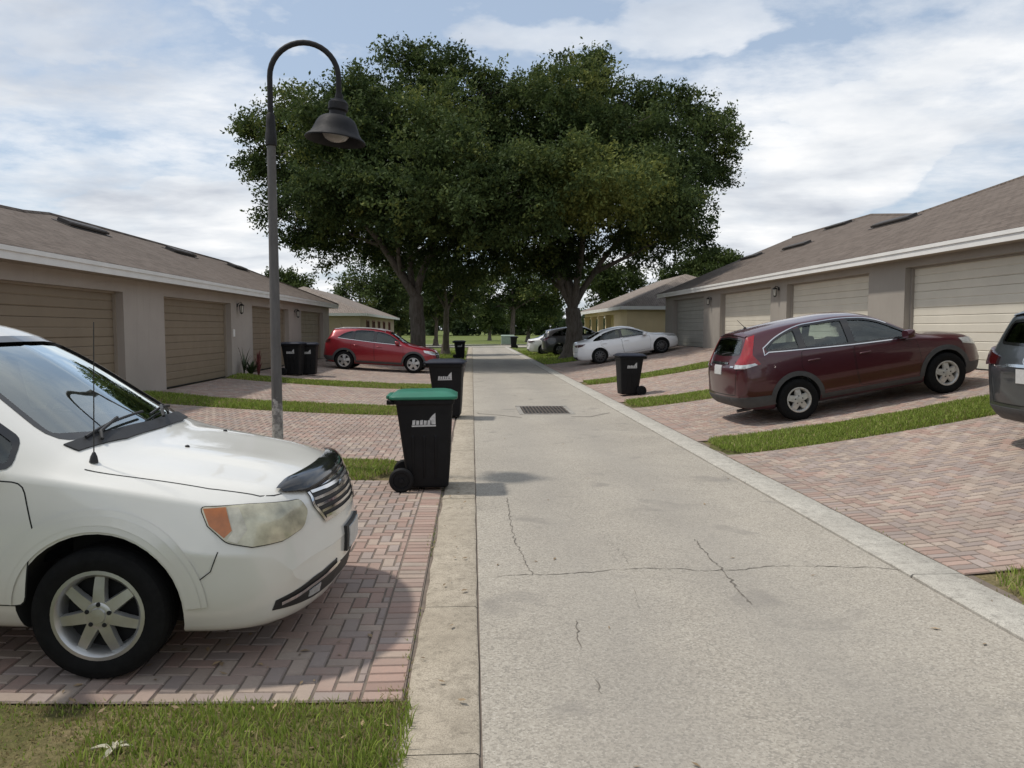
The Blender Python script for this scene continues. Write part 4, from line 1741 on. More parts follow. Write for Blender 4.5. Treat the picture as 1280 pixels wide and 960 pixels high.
    def project(s, u, v, fr, off, guess=None):
        D, U, V = fr
        o = U * u + V * v - D * 6
        hit, nrm, idx, dist = s.bvh.ray_cast(o, D)
        if hit is None:
            q = U * u + V * v + D * (guess if guess is not None else 0)
            hit, nrm, idx, dist = s.bvh.find_nearest(q)
        if nrm.dot(D) > 0:
            nrm = -nrm
        return hit + nrm * off, nrm

    def patch(s, mb, pts, D, off=0.003, res=0.05, mi=0, skirt=True, guess=None):
        fr = s.frame(D)
        Dv, U, V = fr
        P = [s.loc(p) for p in pts]
        if guess is None:
            guess = sum(p.dot(Dv) for p in P) / len(P)
        bm = bmesh.new()
        vs = [bm.verts.new((p.dot(U), p.dot(V), 0)) for p in P]
        bm.faces.new(vs)
        for ax in (0, 1):
            lo = min(p.co[ax] for p in bm.verts)
            hi = max(p.co[ax] for p in bm.verts)
            k = math.floor(lo / res) + 1
            while k * res < hi - 1e-4:
                co = [0, 0, 0]
                no = [0, 0, 0]
                co[ax] = k * res
                no[ax] = 1
                bmesh.ops.bisect_plane(bm, geom=bm.verts[:] + bm.edges[:] + bm.faces[:], plane_co=co, plane_no=no, dist=1e-5)
                k += 1
        bmesh.ops.triangulate(bm, faces=[f for f in bm.faces if len(f.verts) > 4])
        bm.verts.index_update()
        out, nr = [], []
        for v_ in bm.verts:
            q, n_ = s.project(v_.co.x, v_.co.y, fr, off, guess)
            out.append(q)
            nr.append(n_)
        faces = [[v_.index for v_ in f.verts] for f in bm.faces]
        # make the normals face outwards
        fixed = []
        for f in faces:
            a, b, c = out[f[0]], out[f[1]], out[f[2]]
            nn = (b - a).cross(c - a)
            fixed.append(f if nn.dot(Dv) <= 0 else f[::-1])
        if skirt:
            mp = {}
            for e in bm.edges:
                if len(e.link_faces) == 1:
                    i, j = e.verts[0].index, e.verts[1].index
                    for k in (i, j):
                        if k not in mp:
                            mp[k] = len(out)
                            out.append(out[k] - nr[k] * (off + .010))
                    fixed.append([i, j, mp[j], mp[i]])
        bm.free()
        mb.add(out, fixed, mi)

    def strip(s, mb, pts, D, width, off=0.0015, closed=False, res=0.04, mi=0, guess=None, taper=False):
        fr = s.frame(D)
        Dv, U, V = fr
        P = [s.loc(p) for p in pts]
        if guess is None:
            guess = sum(p.dot(Dv) for p in P) / len(P)
        Q = [(p.dot(U), p.dot(V)) for p in P]
        fine = []
        m = len(Q) if closed else len(Q) - 1
        for i in range(m):
            a, b = Q[i], Q[(i + 1) % len(Q)]
            n = max(1, int(math.dist(a, b) / res))
            for k in range(n):
                fine.append((a[0] + (b[0] - a[0]) * k / n, a[1] + (b[1] - a[1]) * k / n))
        if not closed:
            fine.append(Q[-1])
        N = len(fine)
        v, f = [], []
        for i in range(N):
            if closed:
                a, b = fine[i - 1], fine[(i + 1) % N]
            else:
                a, b = fine[max(0, i - 1)], fine[min(N - 1, i + 1)]
            dx, dy = b[0] - a[0], b[1] - a[1]
            l = math.hypot(dx, dy) or 1
            w = width * .5
            if taper:
                w *= max(.15, min(1, 4 * min(i, N - 1 - i) / N))
            for sg in (1, -1):
                q, _ = s.project(fine[i][0] - dy / l * w * sg, fine[i][1] + dx / l * w * sg, fr, off, guess)
                v.append(q)
        for i in range(N if closed else N - 1):
            j = (i + 1) % N
            f.append((2 * i, 2 * i + 1, 2 * j + 1, 2 * j))
        # orient
        a, b, c = v[f[0][0]], v[f[0][1]], v[f[0][2]]
        if (b - a).cross(c - a).dot(Dv) > 0:
            f = [q[::-1] for q in f]
        mb.add(v, f, mi)

    # -- side windows follow belt and roof rail
    def side_window(s, s0, s1, lean0=0.0, lean1=0.0, top=None, botm=None, gap_b=.035, gap_t=.045, n=7):
        bo, to = [], []
        zs, zt = s.c['zs'], s.c['zt']
        tf = pchip(top) if top else None

        def T(q):
            z = zt(q) - gap_t
            if tf and q > top[0][0]:
                z = min(z, tf(q))
            return z
        for i in range(n + 1):
            q = s0 + (s1 - s0) * i / n
            bo.append((q, 0, zs(q) + gap_b))
        for i in range(n + 1):
            q = (s0 + lean0) + ((s1 + lean1) - (s0 + lean0)) * i / n
            z = T(q)
            to.append((q, 0, max(z, zs(q) + gap_b + .004)))
        if to[0][2] - bo[0][2] < .03:
            to = to[1:]
        if to[-1][2] - bo[-1][2] < .02:
            to = to[:-1]
        return bo + to[::-1]

    def body(s, name, mats, root, cutters, cabin):
        """skin with cabin, windows and wheel arches cut out"""
        me = bpy.data.meshes.new(name)
        me.from_pydata(s.V, [], s.F)
        for m in mats:
            me.materials.append(m)
        o = link_mesh(name, me)
        tmp = []

        def cutter(v, f):
            cm = bpy.data.meshes.new('cut')
            cm.from_pydata([tuple(p) for p in v], [], f)
            bm = bmesh.new()
            bm.from_mesh(cm)
            bmesh.ops.recalc_face_normals(bm, faces=bm.faces)
            bm.to_mesh(cm)
            bm.free()
            for m in mats:
                cm.materials.append(m)
            cm.polygons.foreach_set('material_index', [1] * len(cm.polygons))
            co = link_mesh('cut', cm)
            md = o.modifiers.new('b', 'BOOLEAN')
            md.operation = 'DIFFERENCE'
            md.solver = 'EXACT'
            md.object = co
            tmp.append(co)
        if cabin:
            st = np.linspace(cabin[0], cabin[1], 34)
            v, f = s.loft(st, cabin[2], cabin[3])
            cutter(v, f)
        for mb in cutters:
            cutter(mb.v, mb.f)
        dg = bpy.context.evaluated_depsgraph_get()
        dg.update()
        ev = o.evaluated_get(dg)
        new = bpy.data.meshes.new_from_object(ev, preserve_all_data_layers=True, depsgraph=dg)
        o.modifiers.clear()
        o.data = new
        new.name = name
        for t in tmp:
            m_ = t.data
            bpy.data.objects.remove(t)
            bpy.data.meshes.remove(m_)
        shade(new, 32)
        o.parent = root
        return o


def round_poly(pts, r, n=3, skip=28):
    """round the sharp corners of a (s, y, z) outline"""
    P = [Vector(p) for p in pts]
    out = []
    for i, b in enumerate(P):
        a, c = P[i - 1], P[(i + 1) % len(P)]
        u, w = (a - b), (c - b)
        if u.length < 1e-5 or w.length < 1e-5:
            continue
        if math.degrees(math.pi - u.angle(w)) < skip:
            out.append(b)
            continue
        d1, d2 = min(r, u.length * .45), min(r, w.length * .45)
        p, q = b + u.normalized() * d1, b + w.normalized() * d2
        for k in range(n + 1):
            t = k / n
            out.append(p * (1 - t) ** 2 + b * 2 * t * (1 - t) + q * t * t)
    return [tuple(v) for v in out]


def arch_cut(car, sx, R_, side, depth=.34):
    mb = MB()
    x = car.L / 2 - sx
    n = 40
    y0, y1 = (car.W - depth, car.W + .3)
    z = car.sp['R'] + .01
    pts = [(x + R_ * math.cos(2 * math.pi * k / n), z + R_ * math.sin(2 * math.pi * k / n)) for k in range(n)]
    mb.prism(pts, side * y0, side * y1, 'xz')
    return mb


def win_cut(car, poly, half=False):
    mb = MB()
    pts = [(car.L / 2 - p[0], p[2]) for p in poly]
    mb.prism(pts, .30, car.W + .4, 'xz')
    mb2 = MB()
    mb2.prism(pts, -.30, -car.W - .4, 'xz')
    return [mb, mb2]


def grow(poly, d):
    """grow a (s,*,z) polygon outwards by d"""
    P = [Vector((p[0], p[2])) for p in poly]
    A = sum(P[i].x * P[(i + 1) % len(P)].y - P[(i + 1) % len(P)].x * P[i].y for i in range(len(P)))
    sg = 1 if A > 0 else -1
    out = []
    for i in range(len(P)):
        a, b, c = P[i - 1], P[i], P[(i + 1) % len(P)]
        e1, e2 = (b - a), (c - b)
        n1 = Vector((e1.y, -e1.x)).normalized() if e1.length > 1e-6 else Vector((0, 0))
        n2 = Vector((e2.y, -e2.x)).normalized() if e2.length > 1e-6 else Vector((0, 0))
        n = (n1 + n2)
        if n.length < 1e-6:
            n = n1
        n.normalize()
        k = max(.5, n.dot(n1))
        q = b + n * sg * d / k
        out.append((q.x, poly[i][1], q.y))
    return out


def wheel(root, x, y, side, R_, style, rimR, tw=.215, steer=0.0):
    """tyre with a rim (child)"""
    o = side
    yo = y
    T = MB()
    w = tw / 2
    prof = [(rimR - .01, -w * .8), (rimR + .012, -w * .92), ((rimR + R_) / 2, -w * 1.03), (R_ - .035, -w * .98), (R_ - .010, -w * .84), (R_, -w * .6), (R_, w * .6),
            (R_ - .010, w * .84), (R_ - .035, w * .98), ((rimR + R_) / 2, w * 1.03), (rimR + .012, w * .92), (rimR - .01, w * .8)]
    T.lathe(prof, 48, 'y', (0, 0, 0))
    for gy in (-.35, 0, .35):
        T.lathe([(R_ + .0015, gy * w - .004), (R_ - .004, gy * w), (R_ + .0015, gy * w + .004)], 48, 'y')
    t = T.build('wheel', M_tyre, root, smooth=35, fixn=True)
    t.location = (x, yo, R_)
    if steer:
        t.rotation_euler = (0, 0, steer)
    m = MB()
    f = o * w * .80          # outer face
    # barrel, back plate
    m.lathe([(rimR, f), (rimR + .006, f + o * .012), (rimR - .012, f + o * .014), (rimR - .028, f - o * .004), (rimR - .035, f - o * .05), (rimR - .04, -f * .9)], 44, 'y', mi=0)
    m.lathe([(rimR - .036, f - o * .075), (0.0, f - o * .07)], 36, 'y', mi=1)
    n, wi, wo, hub, mi = style
    for k in range(n):
        a = 2 * math.pi * k / n + math.pi / 2
        ca, sa = math.cos(a), math.sin(a)

        def pt(r, t_, d):
            return (r * ca - t_ * sa, f + o * d, r * sa + t_ * ca)
        r0, r1 = hub * .8, rimR - .018
        v = []
        for (r, hw, dd) in ((r0, wi, .004), ((r0 + r1) / 2, (wi + wo) / 2, .002), (r1, wo, -.010)):
            v += [pt(r, -hw, dd - .028), pt(r, -hw * .82, dd), pt(r, hw * .82, dd), pt(r, hw, dd - .028)]
        fs = []
        for i in range(2):
            b = i * 4
            for q in range(3):
                fs.append((b + q, b + q + 1, b + q + 5, b + q + 4))
        m.add(v, fs, mi)
    m.lathe([(hub, f - o * .03), (hub, f + o * .000), (hub * .8, f + o * .008), (hub * .55, f + o * .008), (hub * .5, f + o * .016), (0, f + o * .018)], 28, 'y', mi=mi)
    for k in range(5):
        a = 2 * math.pi * k / 5 + .3
        m.lathe([(0.0, f + o * .012), (.011, f + o * .011), (.012, f)], 8, 'y', (hub * .76 * math.cos(a), 0, hub * .76 * math.sin(a)), mi=1)
    rim = m.build('rim', [M_silver if mi == 0 else (M_alloyd if mi == 2 else M_hubcap), M_gap, M_alloyd, M_hubcap], t, smooth=35)
    return t


def seats(car, root, rows, y=.36, h=1.14, base=.42, w=.46):
    for s_ in rows:
        for yy in (y, -y):
            m = MB()
            x = car.L / 2 - s_
            m.obox((x + .18, yy, base + .08), (.50, w, .16))
            M = Matrix.Rotation(-.22, 3, 'Y')
            m.obox((x - .12, yy, (base + h) / 2 - .02), (.13, w * .95, h - base - .12), M)
            m.obox((x - .235, yy, h + .02), (.09, w * .52, .17), M)
            m.build('seat', M_seat, root, smooth=40, bevel=.035, bseg=3)


def root_car(name, label, cat, xc, yc, rz, car, group=None, rx=0.0):
    """stand the car on the sloping drive"""
    sp = car.sp
    xf = car.L / 2 - sp['fo']
    xr = xf - sp['wb']
    c, s_ = math.cos(rz), math.sin(rz)
    zf, zr = g(xc + c * xf, yc + s_ * xf) + .012, g(xc + c * xr, yc + s_ * xr) + .012
    pitch = math.atan2(zf - zr, sp['wb'])
    zc = (zf + zr) / 2 - (xf + xr) / 2 * math.tan(pitch)
    o = empty(name, (xc, yc, zc), (0, -pitch, rz))
    o.rotation_mode = 'XYZ'
    tag(o, label, cat, group)
    return o


def plate(car, mb, s_, y, z, D, w=.31, h=.155, off=.012):
    car.patch(mb, [(s_, y - w / 2, z - h / 2), (s_, y + w / 2, z - h / 2), (s_, y + w / 2, z + h / 2), (s_, y - w / 2, z + h / 2)], D, off, .2)


def mirror(car, root, s_, z, mat, sgn, out=.0, col2=None):
    """door mirror on a stalk"""
    y = car.c['ws'](s_) - .02
    m = MB()
    x = car.L / 2 - s_
    m.obox((x, sgn * (y + .05 + out), z + .03), (.10, .14, .04), None, 1)
    m2 = bmesh.new()
    prof = [(-.07, .55), (-.05, .86), (0, 1.0), (.05, .95), (.075, .86)]
    v, f = [], []
    n = 14
    for (dx, k) in prof:
        for q in range(n):
            a = 2 * math.pi * q / n
            ex = abs(math.cos(a)) ** .6 * (1 if math.cos(a) > 0 else -1)
            ez = abs(math.sin(a)) ** .6 * (1 if math.sin(a) > 0 else -1)
            v.append((x + -dx, sgn * (y + .165 + out) + ex * .105 * k, z + .085 + ez * .075 * k))
    for i in range(len(prof) - 1):
        for q in range(n):
            q2 = (q + 1) % n
            f.append((i * n + q, i * n + q2, (i + 1) * n + q2, (i + 1) * n + q))
    f.append(tuple(range(n)))
    f.append(tuple((len(prof) - 1) * n + q for q in range(n)))
    m.add(v, f, 0)
    m2.free()
    m.build('mirror', [mat, M_plast], root, smooth=50)


SIDE = {1: (0, -1, 0), -1: (0, 1, 0)}


def rearrange(poly, y):
    return [(p[0], y, p[2]) for p in poly]


def common(car, root, paint_m, wins, doors, glass_of, cabin, wind, rear, trim_m=None, trim_w=.03, arch=.05, style=(5, .07, .05, .07, 0), rimR=.21,
           handles=(), sill=None, tw=.215, steer=0.0, chrome=None, doorlabel=None):
    sp = car.sp
    wins = [round_poly(w, .035) for w in wins]
    doors = [round_poly(d, .05) for d in doors]
    if wind:
        wind = [(p[1], p[2]) for p in round_poly([(0, *p) for p in wind], .05)]
    if rear:
        rear = [(p[1], p[2]) for p in round_poly([(0, *p) for p in rear], .06)]
    cuts = []
    for w in wins:
        cuts += win_cut(car, w)
    if wind:
        mb = MB()
        mb.prism([(p[0], p[1]) for p in wind], car.L / 2 + 1, car.L / 2 - cabin[0] - .75, 'yz')
        cuts.append(mb)
    if rear:
        mb = MB()
        mb.prism([(p[0], p[1]) for p in rear], -car.L / 2 - 1, car.L / 2 - cabin[1] + .75, 'yz')
        cuts.append(mb)
    for sx in (sp['fo'], sp['fo'] + sp['wb']):
        for sd in (1, -1):
            cuts.append(arch_cut(car, sx, sp['R'] + arch, sd))
    body = car.body('body', [paint_m, M_dark], root, cuts, cabin)
    # glazing
    if wind:
        m = MB()
        gw = [(0, p[0], p[2]) for p in grow([(p[0], 0, p[1]) for p in wind], .025)]
        car.patch(m, [(1.2, a[1] if False else a[1], a[2]) for a in [(0, q[1], q[2]) for q in gw]], (-1, 0, -.0001), -.012, .06, skirt=False)
        m.build('windscreen', G_wind, root, smooth=60, fixn=False)
        m = MB()
        car.strip(m, [(1.2, p[0], p[1]) for p in wind], (-1, 0, -.0001), .030, .0025, True)
        m.build('windscreen_seal', M_gloss, root, smooth=60, fixn=False)
    if rear:
        m = MB()
        gw = grow([(p[0], 0, p[1]) for p in rear], .025)
        car.patch(m, [(car.L - .5, q[0], q[2]) for q in gw], (1, 0, -.0001), -.012, .06, skirt=False)
        m.build('rear_window', glass_of('rear'), root, smooth=60, fixn=False)
        m = MB()
        car.strip(m, [(car.L - .5, p[0], p[1]) for p in rear], (1, 0, -.0001), .03, .0025, True)
        m.build('window_seal', M_gloss, root, smooth=60, fixn=False)
    for sd in (1, -1):
        for i, w in enumerate(wins):
            m = MB()
            car.patch(m, rearrange(grow(w, .022), sd), SIDE[sd], -.010, .08, skirt=False)
            m.build('side_window', glass_of(i), root, smooth=60, fixn=False)
            m = MB()
            car.strip(m, rearrange(w, sd), SIDE[sd], trim_w, .0025, True)
            m.build('window_seal', trim_m or M_gloss, root, smooth=60, fixn=False)
        if chrome:
            m = MB()
            for ln in chrome:
                car.strip(m, rearrange(ln, sd), SIDE[sd], .014, .005)
            m.build('chrome_strip', M_chrome, root, smooth=60, fixn=False)
        for a_, b_ in zip(wins[:-1], wins[1:]):
            x0, x1 = max(p[0] for p in a_), min(p[0] for p in b_)
            xm = (x0 + x1) / 2
            zlo, zhi = car.c['zs'](xm) + .03, min(max(p[2] for p in a_), max(p[2] for p in b_)) + .01
            if not (xm > car.L * .70 and len(wins) == 3 and False):
                m = MB()
                car.patch(m, rearrange([(x0 - .012, 0, zlo), (x1 + .012, 0, zlo), (x1 + .012 + .0, 0, zhi), (x0 - .012, 0, zhi)], sd), SIDE[sd], .0035, .06, skirt=False)
                m.build('window_pillar', M_gloss, root, smooth=60, fixn=False)
        # doors: panel gap all round, the skin of the door a touch proud
        for i, d in enumerate(doors):
            m = MB()
            car.strip(m, rearrange(d, sd), SIDE[sd], .007, .0012, True)
            car.patch(m, rearrange(grow(d, -.0032), sd), SIDE[sd], .0020, .06, mi=1, skirt=False)
            dd = m.build('door', [M_gap, paint_m], root, smooth=60, fixn=False)
            if i < len(handles):
                hs, hz = handles[i]
                h = MB()
                p, nn = car.project(car.frame(SIDE[sd])[1].dot(car.loc((hs, 0, 0))), hz, car.frame(SIDE[sd]), .0)
                h.tube([p + Vector((.10, 0, 0)) + nn * .005, p + Vector((.07, 0, .002)) + nn * .035, p + Vector((-.07, 0, .002)) + nn * .038, p + Vector((-.10, 0, 0)) + nn * .005],
                       [.012, .014, .014, .012], 8)
                h.build('handle', paint_m, dd, smooth=50)
        if sill:
            m = MB()
            for pl in sill:
                car.patch(m, rearrange(pl, sd), SIDE[sd], .006, .06)
            m.build('side_cladding', M_clad, root, smooth=60, fixn=False)
        # wheel arch lips
        for sx in (sp['fo'], sp['fo'] + sp['wb']):
            y = sd * (car.W - sp.get('track', .125))
            wheel(root, car.L / 2 - sx, y, sd, sp['R'], style, rimR, tw, steer if sx == sp['fo'] else 0)
    return body


def annulus(car, sx, r0, r1, a0, a1, n=26):
    z = car.sp['R'] + .01
    o = [(sx + r1 * math.cos(a0 + (a1 - a0) * k / n), 0, z + r1 * math.sin(a0 + (a1 - a0) * k / n)) for k in range(n + 1)]
    i = [(sx + r0 * math.cos(a0 + (a1 - a0) * k / n), 0, z + r0 * math.sin(a0 + (a1 - a0) * k / n)) for k in range(n + 1)]
    return o + i[::-1]


def arch_strip(car, sx, r, a0, a1, n=26):
    z = car.sp['R'] + .01
    return [(sx + r * math.cos(a0 + (a1 - a0) * k / n), 0, z + r * math.sin(a0 + (a1 - a0) * k / n)) for k in range(n + 1)]


# ---------------------------------------------------------------- the white minivan
VAN = dict(
    L=5.14, W=1.0, R=.326, fo=1.055, wb=3.05, kf=.34, pf=2.3, ff=1.9, kr=.10, pr=2.2, fr=.8, fe=.11, ft=.40, track=.125, dome=1.0, fm=.07,
    zc=[(0, .56), (.015, .66), (.05, .79), (.10, .885), (.18, .94), (.35, .985), (.65, 1.03), (1.0, 1.072), (1.12, 1.10), (1.24, 1.165), (2.05, 1.625), (2.25, 1.69),
        (2.6, 1.73), (3.3, 1.75), (4.2, 1.735), (4.7, 1.70), (4.83, 1.65), (4.95, 1.42), (5.06, 1.05), (5.11, .85), (5.14, .62)],
    zt=[(0, .55), (.05, .765), (.10, .85), (.18, .90), (.35, .94), (.65, .985), (1.0, 1.025), (1.2, 1.055), (1.36, 1.12), (2.15, 1.56), (2.35, 1.62), (2.6, 1.65),
        (3.3, 1.67), (4.2, 1.66), (4.7, 1.62), (4.83, 1.58), (4.95, 1.38), (5.06, 1.02), (5.11, .83), (5.14, .6)],
    wt=[(0, .62), (.1, .68), (.35, .73), (1.0, .80), (1.2, .85), (1.36, .85), (2.15, .71), (2.6, .69), (4.2, .68), (4.7, .67), (4.9, .69), (5.06, .74), (5.14, .6)],
    zs=[(0, .53), (.05, .71), (.1, .79), (.18, .835), (.35, .87), (.65, .915), (1.0, .955), (1.35, .985), (2.0, 1.01), (4.5, 1.08), (4.83, 1.08), (4.95, 1.05), (5.06, .95),
        (5.11, .8), (5.14, .58)],
    ws=[(0, .70), (.1, .81), (.35, .89), (.8, .935), (1.3, .95), (4.5, .94), (4.9, .90), (5.06, .85), (5.14, .70)],
    wm=[(0, .76), (.1, .895), (.35, .972), (.8, .992), (4.6, .99), (4.95, .95), (5.14, .75)],
    zm=[(0, .515), (.05, .60), (.1, .625), (.35, .645), (.8, .71), (4.5, .74), (5.0, .73), (5.14, .56)],
    zb=[(0, .42), (.03, .30), (.08, .235), (.2, .20), (.5, .19), (4.5, .21), (5.0, .27), (5.1, .35), (5.14, .46)])


def minivan(xc, yc, rz):
    car = Car(VAN, 110)
    root = root_car('minivan', 'dusty white minivan with yellowed headlights and dark bonnet guard, nearest car on the left', 'minivan', xc, yc, rz, car)
    w1 = car.side_window(1.50, 2.45, .0, .02, gap_t=.05)
    w2 = car.side_window(2.53, 3.62, .02, .02)
    w3 = car.side_window(3.72, 4.62, .02, -.06)
    wind = [(.74, 1.150), (.45, 1.135), (0, 1.13), (-.45, 1.135), (-.74, 1.150), (-.60, 1.575), (-.3, 1.60), (0, 1.605), (.3, 1.60), (.60, 1.575)]
    rear = [(.62, 1.12), (-.62, 1.12), (-.56, 1.52), (0, 1.54), (.56, 1.52)]
    zr = .36
    d1 = [(1.42, 0, .96), (1.36, 0, .75), (1.40, 0, .36), (2.47, 0, .36), (2.49, 0, 1.0)]
    d2 = [(2.51, 0, 1.0), (2.49, 0, .36), (3.62, 0, .36), (3.68, 0, .8), (3.66, 0, 1.03)]
    common(car, root, P_white, [w1, w2, w3], [d1, d2], lambda i: G_side if i in (0,) else G_priv, (1.3, 4.75, .07, .50), wind, rear,
           style=(7, .036, .027, .072, 0), rimR=.218, handles=[(2.30, .86), (2.75, .88)], arch=.070, steer=0.0)
    fwd = (-1, 0, -.0001)
    # bonnet: its shut lines on top and the guard along its leading edge
    for sd in (1, -1):
        m = MB()
        car.strip(m, [(1.18, sd * .86, 1), (.95, sd * .835, 1), (.6, sd * .80, 1), (.36, sd * .745, 1), (.30, sd * .70, 1), (.27, sd * .66, 1)], (0, 0, -1), .0055, .0015)
        m.build('bonnet_gap', M_gap, root, smooth=60, fixn=False)
    # guard
    gd = MB()
    ys = np.linspace(-.66, .66, 35)
    rows = []
    for (ds, dz, hz) in ((.225, 0, .010), (.19, 0, .026), (.15, 0, .036), (.115, 0, .034), (.100, 0, .012)):
        row = []
        for y in ys:
            k = min(1, (0.68 - abs(y)) / .16) ** .6
            sq = .165 + (ds - .165) * k + car.shift(.1, y)
            x = car.L / 2 - sq
            hit, nrm, _, _ = car.bvh.ray_cast(Vector((x, y, 3)), Vector((0, 0, -1)))
            if hit is None:
                hit = Vector((x, y, .88))
            row.append(hit + Vector((.012 * k, 0, hz * (.25 + .75 * k) + .006)))
        rows.append(row)
    v = [p for r in rows for p in r]
    n = len(ys)
    f = [(i * n + k, i * n + k + 1, (i + 1) * n + k + 1, (i + 1) * n + k) for i in range(len(rows) - 1) for k in range(n - 1)]
    gd.add(v, f)
    gd.build('bonnet_guard', M_gloss, root, smooth=60)
    # grille with five chrome slats
    gr = MB()
    car.patch(gr, [(0, -.45, .705), (0, .45, .705), (0, .52, .80), (0, .50, .88), (0, -.50, .88), (0, -.52, .80)], fwd, .006, .04)
    go = gr.build('grille', M_plast, root, smooth=60, fixn=False)
    sl = MB()
    for z, h in ((.722, .44), (.757, .47), (.792, .50), (.827, .50), (.862, .49)):
        car.strip(sl, [(0, -h, z), (0, 0, z - .006), (0, h, z)], fwd, .014, .014)
    car.strip(sl, [(0, -.45, .705), (0, .45, .705), (0, .52, .80), (0, .50, .884), (0, -.50, .884), (0, -.52, .80)], fwd, .020, .012, True)
    sl.build('grille_slat', M_chrome, go, smooth=60, fixn=False)
    em = MB()
    car.patch(em, [(0, -.16, .838), (0, -.05, .826), (0, .05, .826), (0, .16, .838), (0, .05, .852), (0, -.05, .852)], fwd, .022, .05)
    em.build('emblem', M_chrome, go, smooth=60, fixn=False)
    # headlights wrap round the corner
    for sd in (1, -1):
        D = (-.72, -.69 * sd, -.0001)
        m = MB()
        car.patch(m, round_poly([(.17, sd * .62, .848), (.36, sd * .84, .862), (.575, sd * .93, .862), (.535, sd * .945, .775), (.45, sd * .94, .695), (.34, sd * .90, .668), (.22, sd * .79, .675), (.14, sd * .665, .715), (.125, sd * .61, .79)], .022), D, .010, .035)
        h = m.build('headlight', M_yellowed, root, smooth=60, fixn=False)
        m = MB()
        car.patch(m, [(.475, sd * .89, .856), (.562, sd * .93, .855), (.528, sd * .945, .775), (.462, sd * .94, .717), (.43, sd * .92, .75)], D, .013, .035)
        m.build('indicator', M_amber, h, smooth=60, fixn=False)
        m = MB()
        car.patch(m, [(.42, sd * .87, .853), (.468, sd * .89, .855), (.425, sd * .92, .745), (.45, sd * .94, .705), (.40, sd * .93, .69), (.375, sd * .88, .75)], D, .0125, .035)
        m.build('reflector', M_palelens, h, smooth=60, fixn=False)
        m = MB()
        car.strip(m, round_poly([(.17, sd * .62, .848), (.36, sd * .84, .862), (.575, sd * .93, .862), (.535, sd * .945, .775), (.45, sd * .94, .695), (.34, sd * .90, .668), (.22, sd * .79, .675), (.14, sd * .665, .715), (.125, sd * .61, .79)], .022), D, .009, .004, True)
        m.build('headlight_gap', M_gap, h, smooth=60, fixn=False)
        # lower intake pods
        D2 = (-.9, -.43 * sd, -.0001)
        m = MB()
        car.patch(m, [(.02, sd * .33, .455), (.12, sd * .60, .425), (.24, sd * .80, .365), (.26, sd * .80, .315), (.10, sd * .55, .305), (.02, sd * .33, .32)], D2, .005, .035)
        p = m.build('bumper_intake', M_plast, root, smooth=60, fixn=False)
        m = MB()
        car.strip(m, [(.02, sd * .30, .43), (.12, sd * .60, .39), (.23, sd * .77, .345)], D2, .018, .013)
        m.build('intake_trim', M_chrome, p, smooth=60, fixn=False)
        m = MB()
        car.patch(m, [(.10, sd * .50, .375), (.14, sd * .60, .360), (.14, sd * .60, .325), (.10, sd * .50, .325)], D2, .009, .04)
        m.build('fog_light', M_clear, p, smooth=60, fixn=False)
        # bumper shut line, side marker
        m = MB()
        car.strip(m, [(.50, sd, .655), (.53, sd, .56), (.60, sd, .50)], SIDE[sd], .005, .005)
        m.build('bumper_gap', M_gap, root, smooth=60, fixn=False)
    m = MB()
    car.patch(m, [(0, -.32, .42), (0, .32, .42), (0, .32, .32), (0, -.32, .32)], fwd, .005, .05)
    car.patch(m, [(0, -.19, .605), (0, .19, .605), (0, .19, .455), (0, -.19, .455)], fwd, .020, .05)
    m.build('plate_holder', M_plast, root, smooth=60, fixn=False)
    m = MB()
    plate(car, m, 0, 0, .53, fwd, .30, .12, .028)
    m.build('number_plate', M_plate, root, smooth=60, fixn=False)
    # flared arches
    for sx in (VAN['fo'], VAN['fo'] + VAN['wb']):
        for sd in (1, -1):
            m = MB()
            for r, of in ((.43, .010), (.46, .011), (.49, .008)):
                car.strip(m, rearrange(arch_strip(car, sx, r, .08, math.pi - .08), sd), SIDE[sd], .045, of)
            m.build('wheel_arch', P_white, root, smooth=60, fixn=False)
    # cowl, wipers
    m = MB()
    car.patch(m, [(1.15, 0, 0), (1.18, .40, 0), (1.27, .74, 0), (1.34, .75, 0), (1.26, .40, 0), (1.215, 0, 0), (1.26, -.40, 0), (1.34, -.75, 0), (1.27, -.74, 0), (1.18, -.40, 0)], (0, 0, -1), .008, .06)
    m.build('cowl', M_plast, root, smooth=60, fixn=False)
    for (a, b) in (((1.30, -.62), (1.285, .02)), ((1.255, .06), (1.36, .62))):
        m = MB()
        pts = []
        for t in np.linspace(0, 1, 9):
            hit, nn, _, _ = car.bvh.ray_cast(Vector((car.L / 2 - (a[0] + (b[0] - a[0]) * t), a[1] + (b[1] - a[1]) * t, 3)), Vector((0, 0, -1)))
            pts.append(hit + nn * .018)
        m.tube(pts, .008, 6)
        m.tube([pts[0] + Vector((.06, .05, -.015)), pts[0] + Vector((.03, .10, .02)), pts[4] + Vector((.004, 0, .016))], .010, 6)
        m.build('wiper', M_plast, root)
    m = MB()
    p = car.loc((1.17, -.79, 1.0))
    hit, nn, _, _ = car.bvh.ray_cast(Vector((p.x, p.y, 3)), Vector((0, 0, -1)))
    m.lathe([(.022, 0), (.016, .03), (.007, .05), (0, .055)], 10, 'z', hit)
    m.tube([hit + Vector((0, 0, .03)), hit + Vector((-.01, 0, .70))], [.0032, .0022], 6)
    m.build('antenna', M_plast, root)
    for yy in (.33, -.33):
        m = MB()
        hit, nn, _, _ = car.bvh.ray_cast(Vector((car.L / 2 - .88, yy, 3)), Vector((0, 0, -1)))
        m.lathe([(.014, -.002), (.012, .008), (0, .012)], 8, 'z', hit)
        m.build('washer_nozzle', M_plast, root)
    for sd in (1, -1):
        mirror(car, root, 1.68, 1.0, P_white, sd)
    # interior
    seats(car, root, (2.55, 3.55), .40, 1.15)
    m = MB()
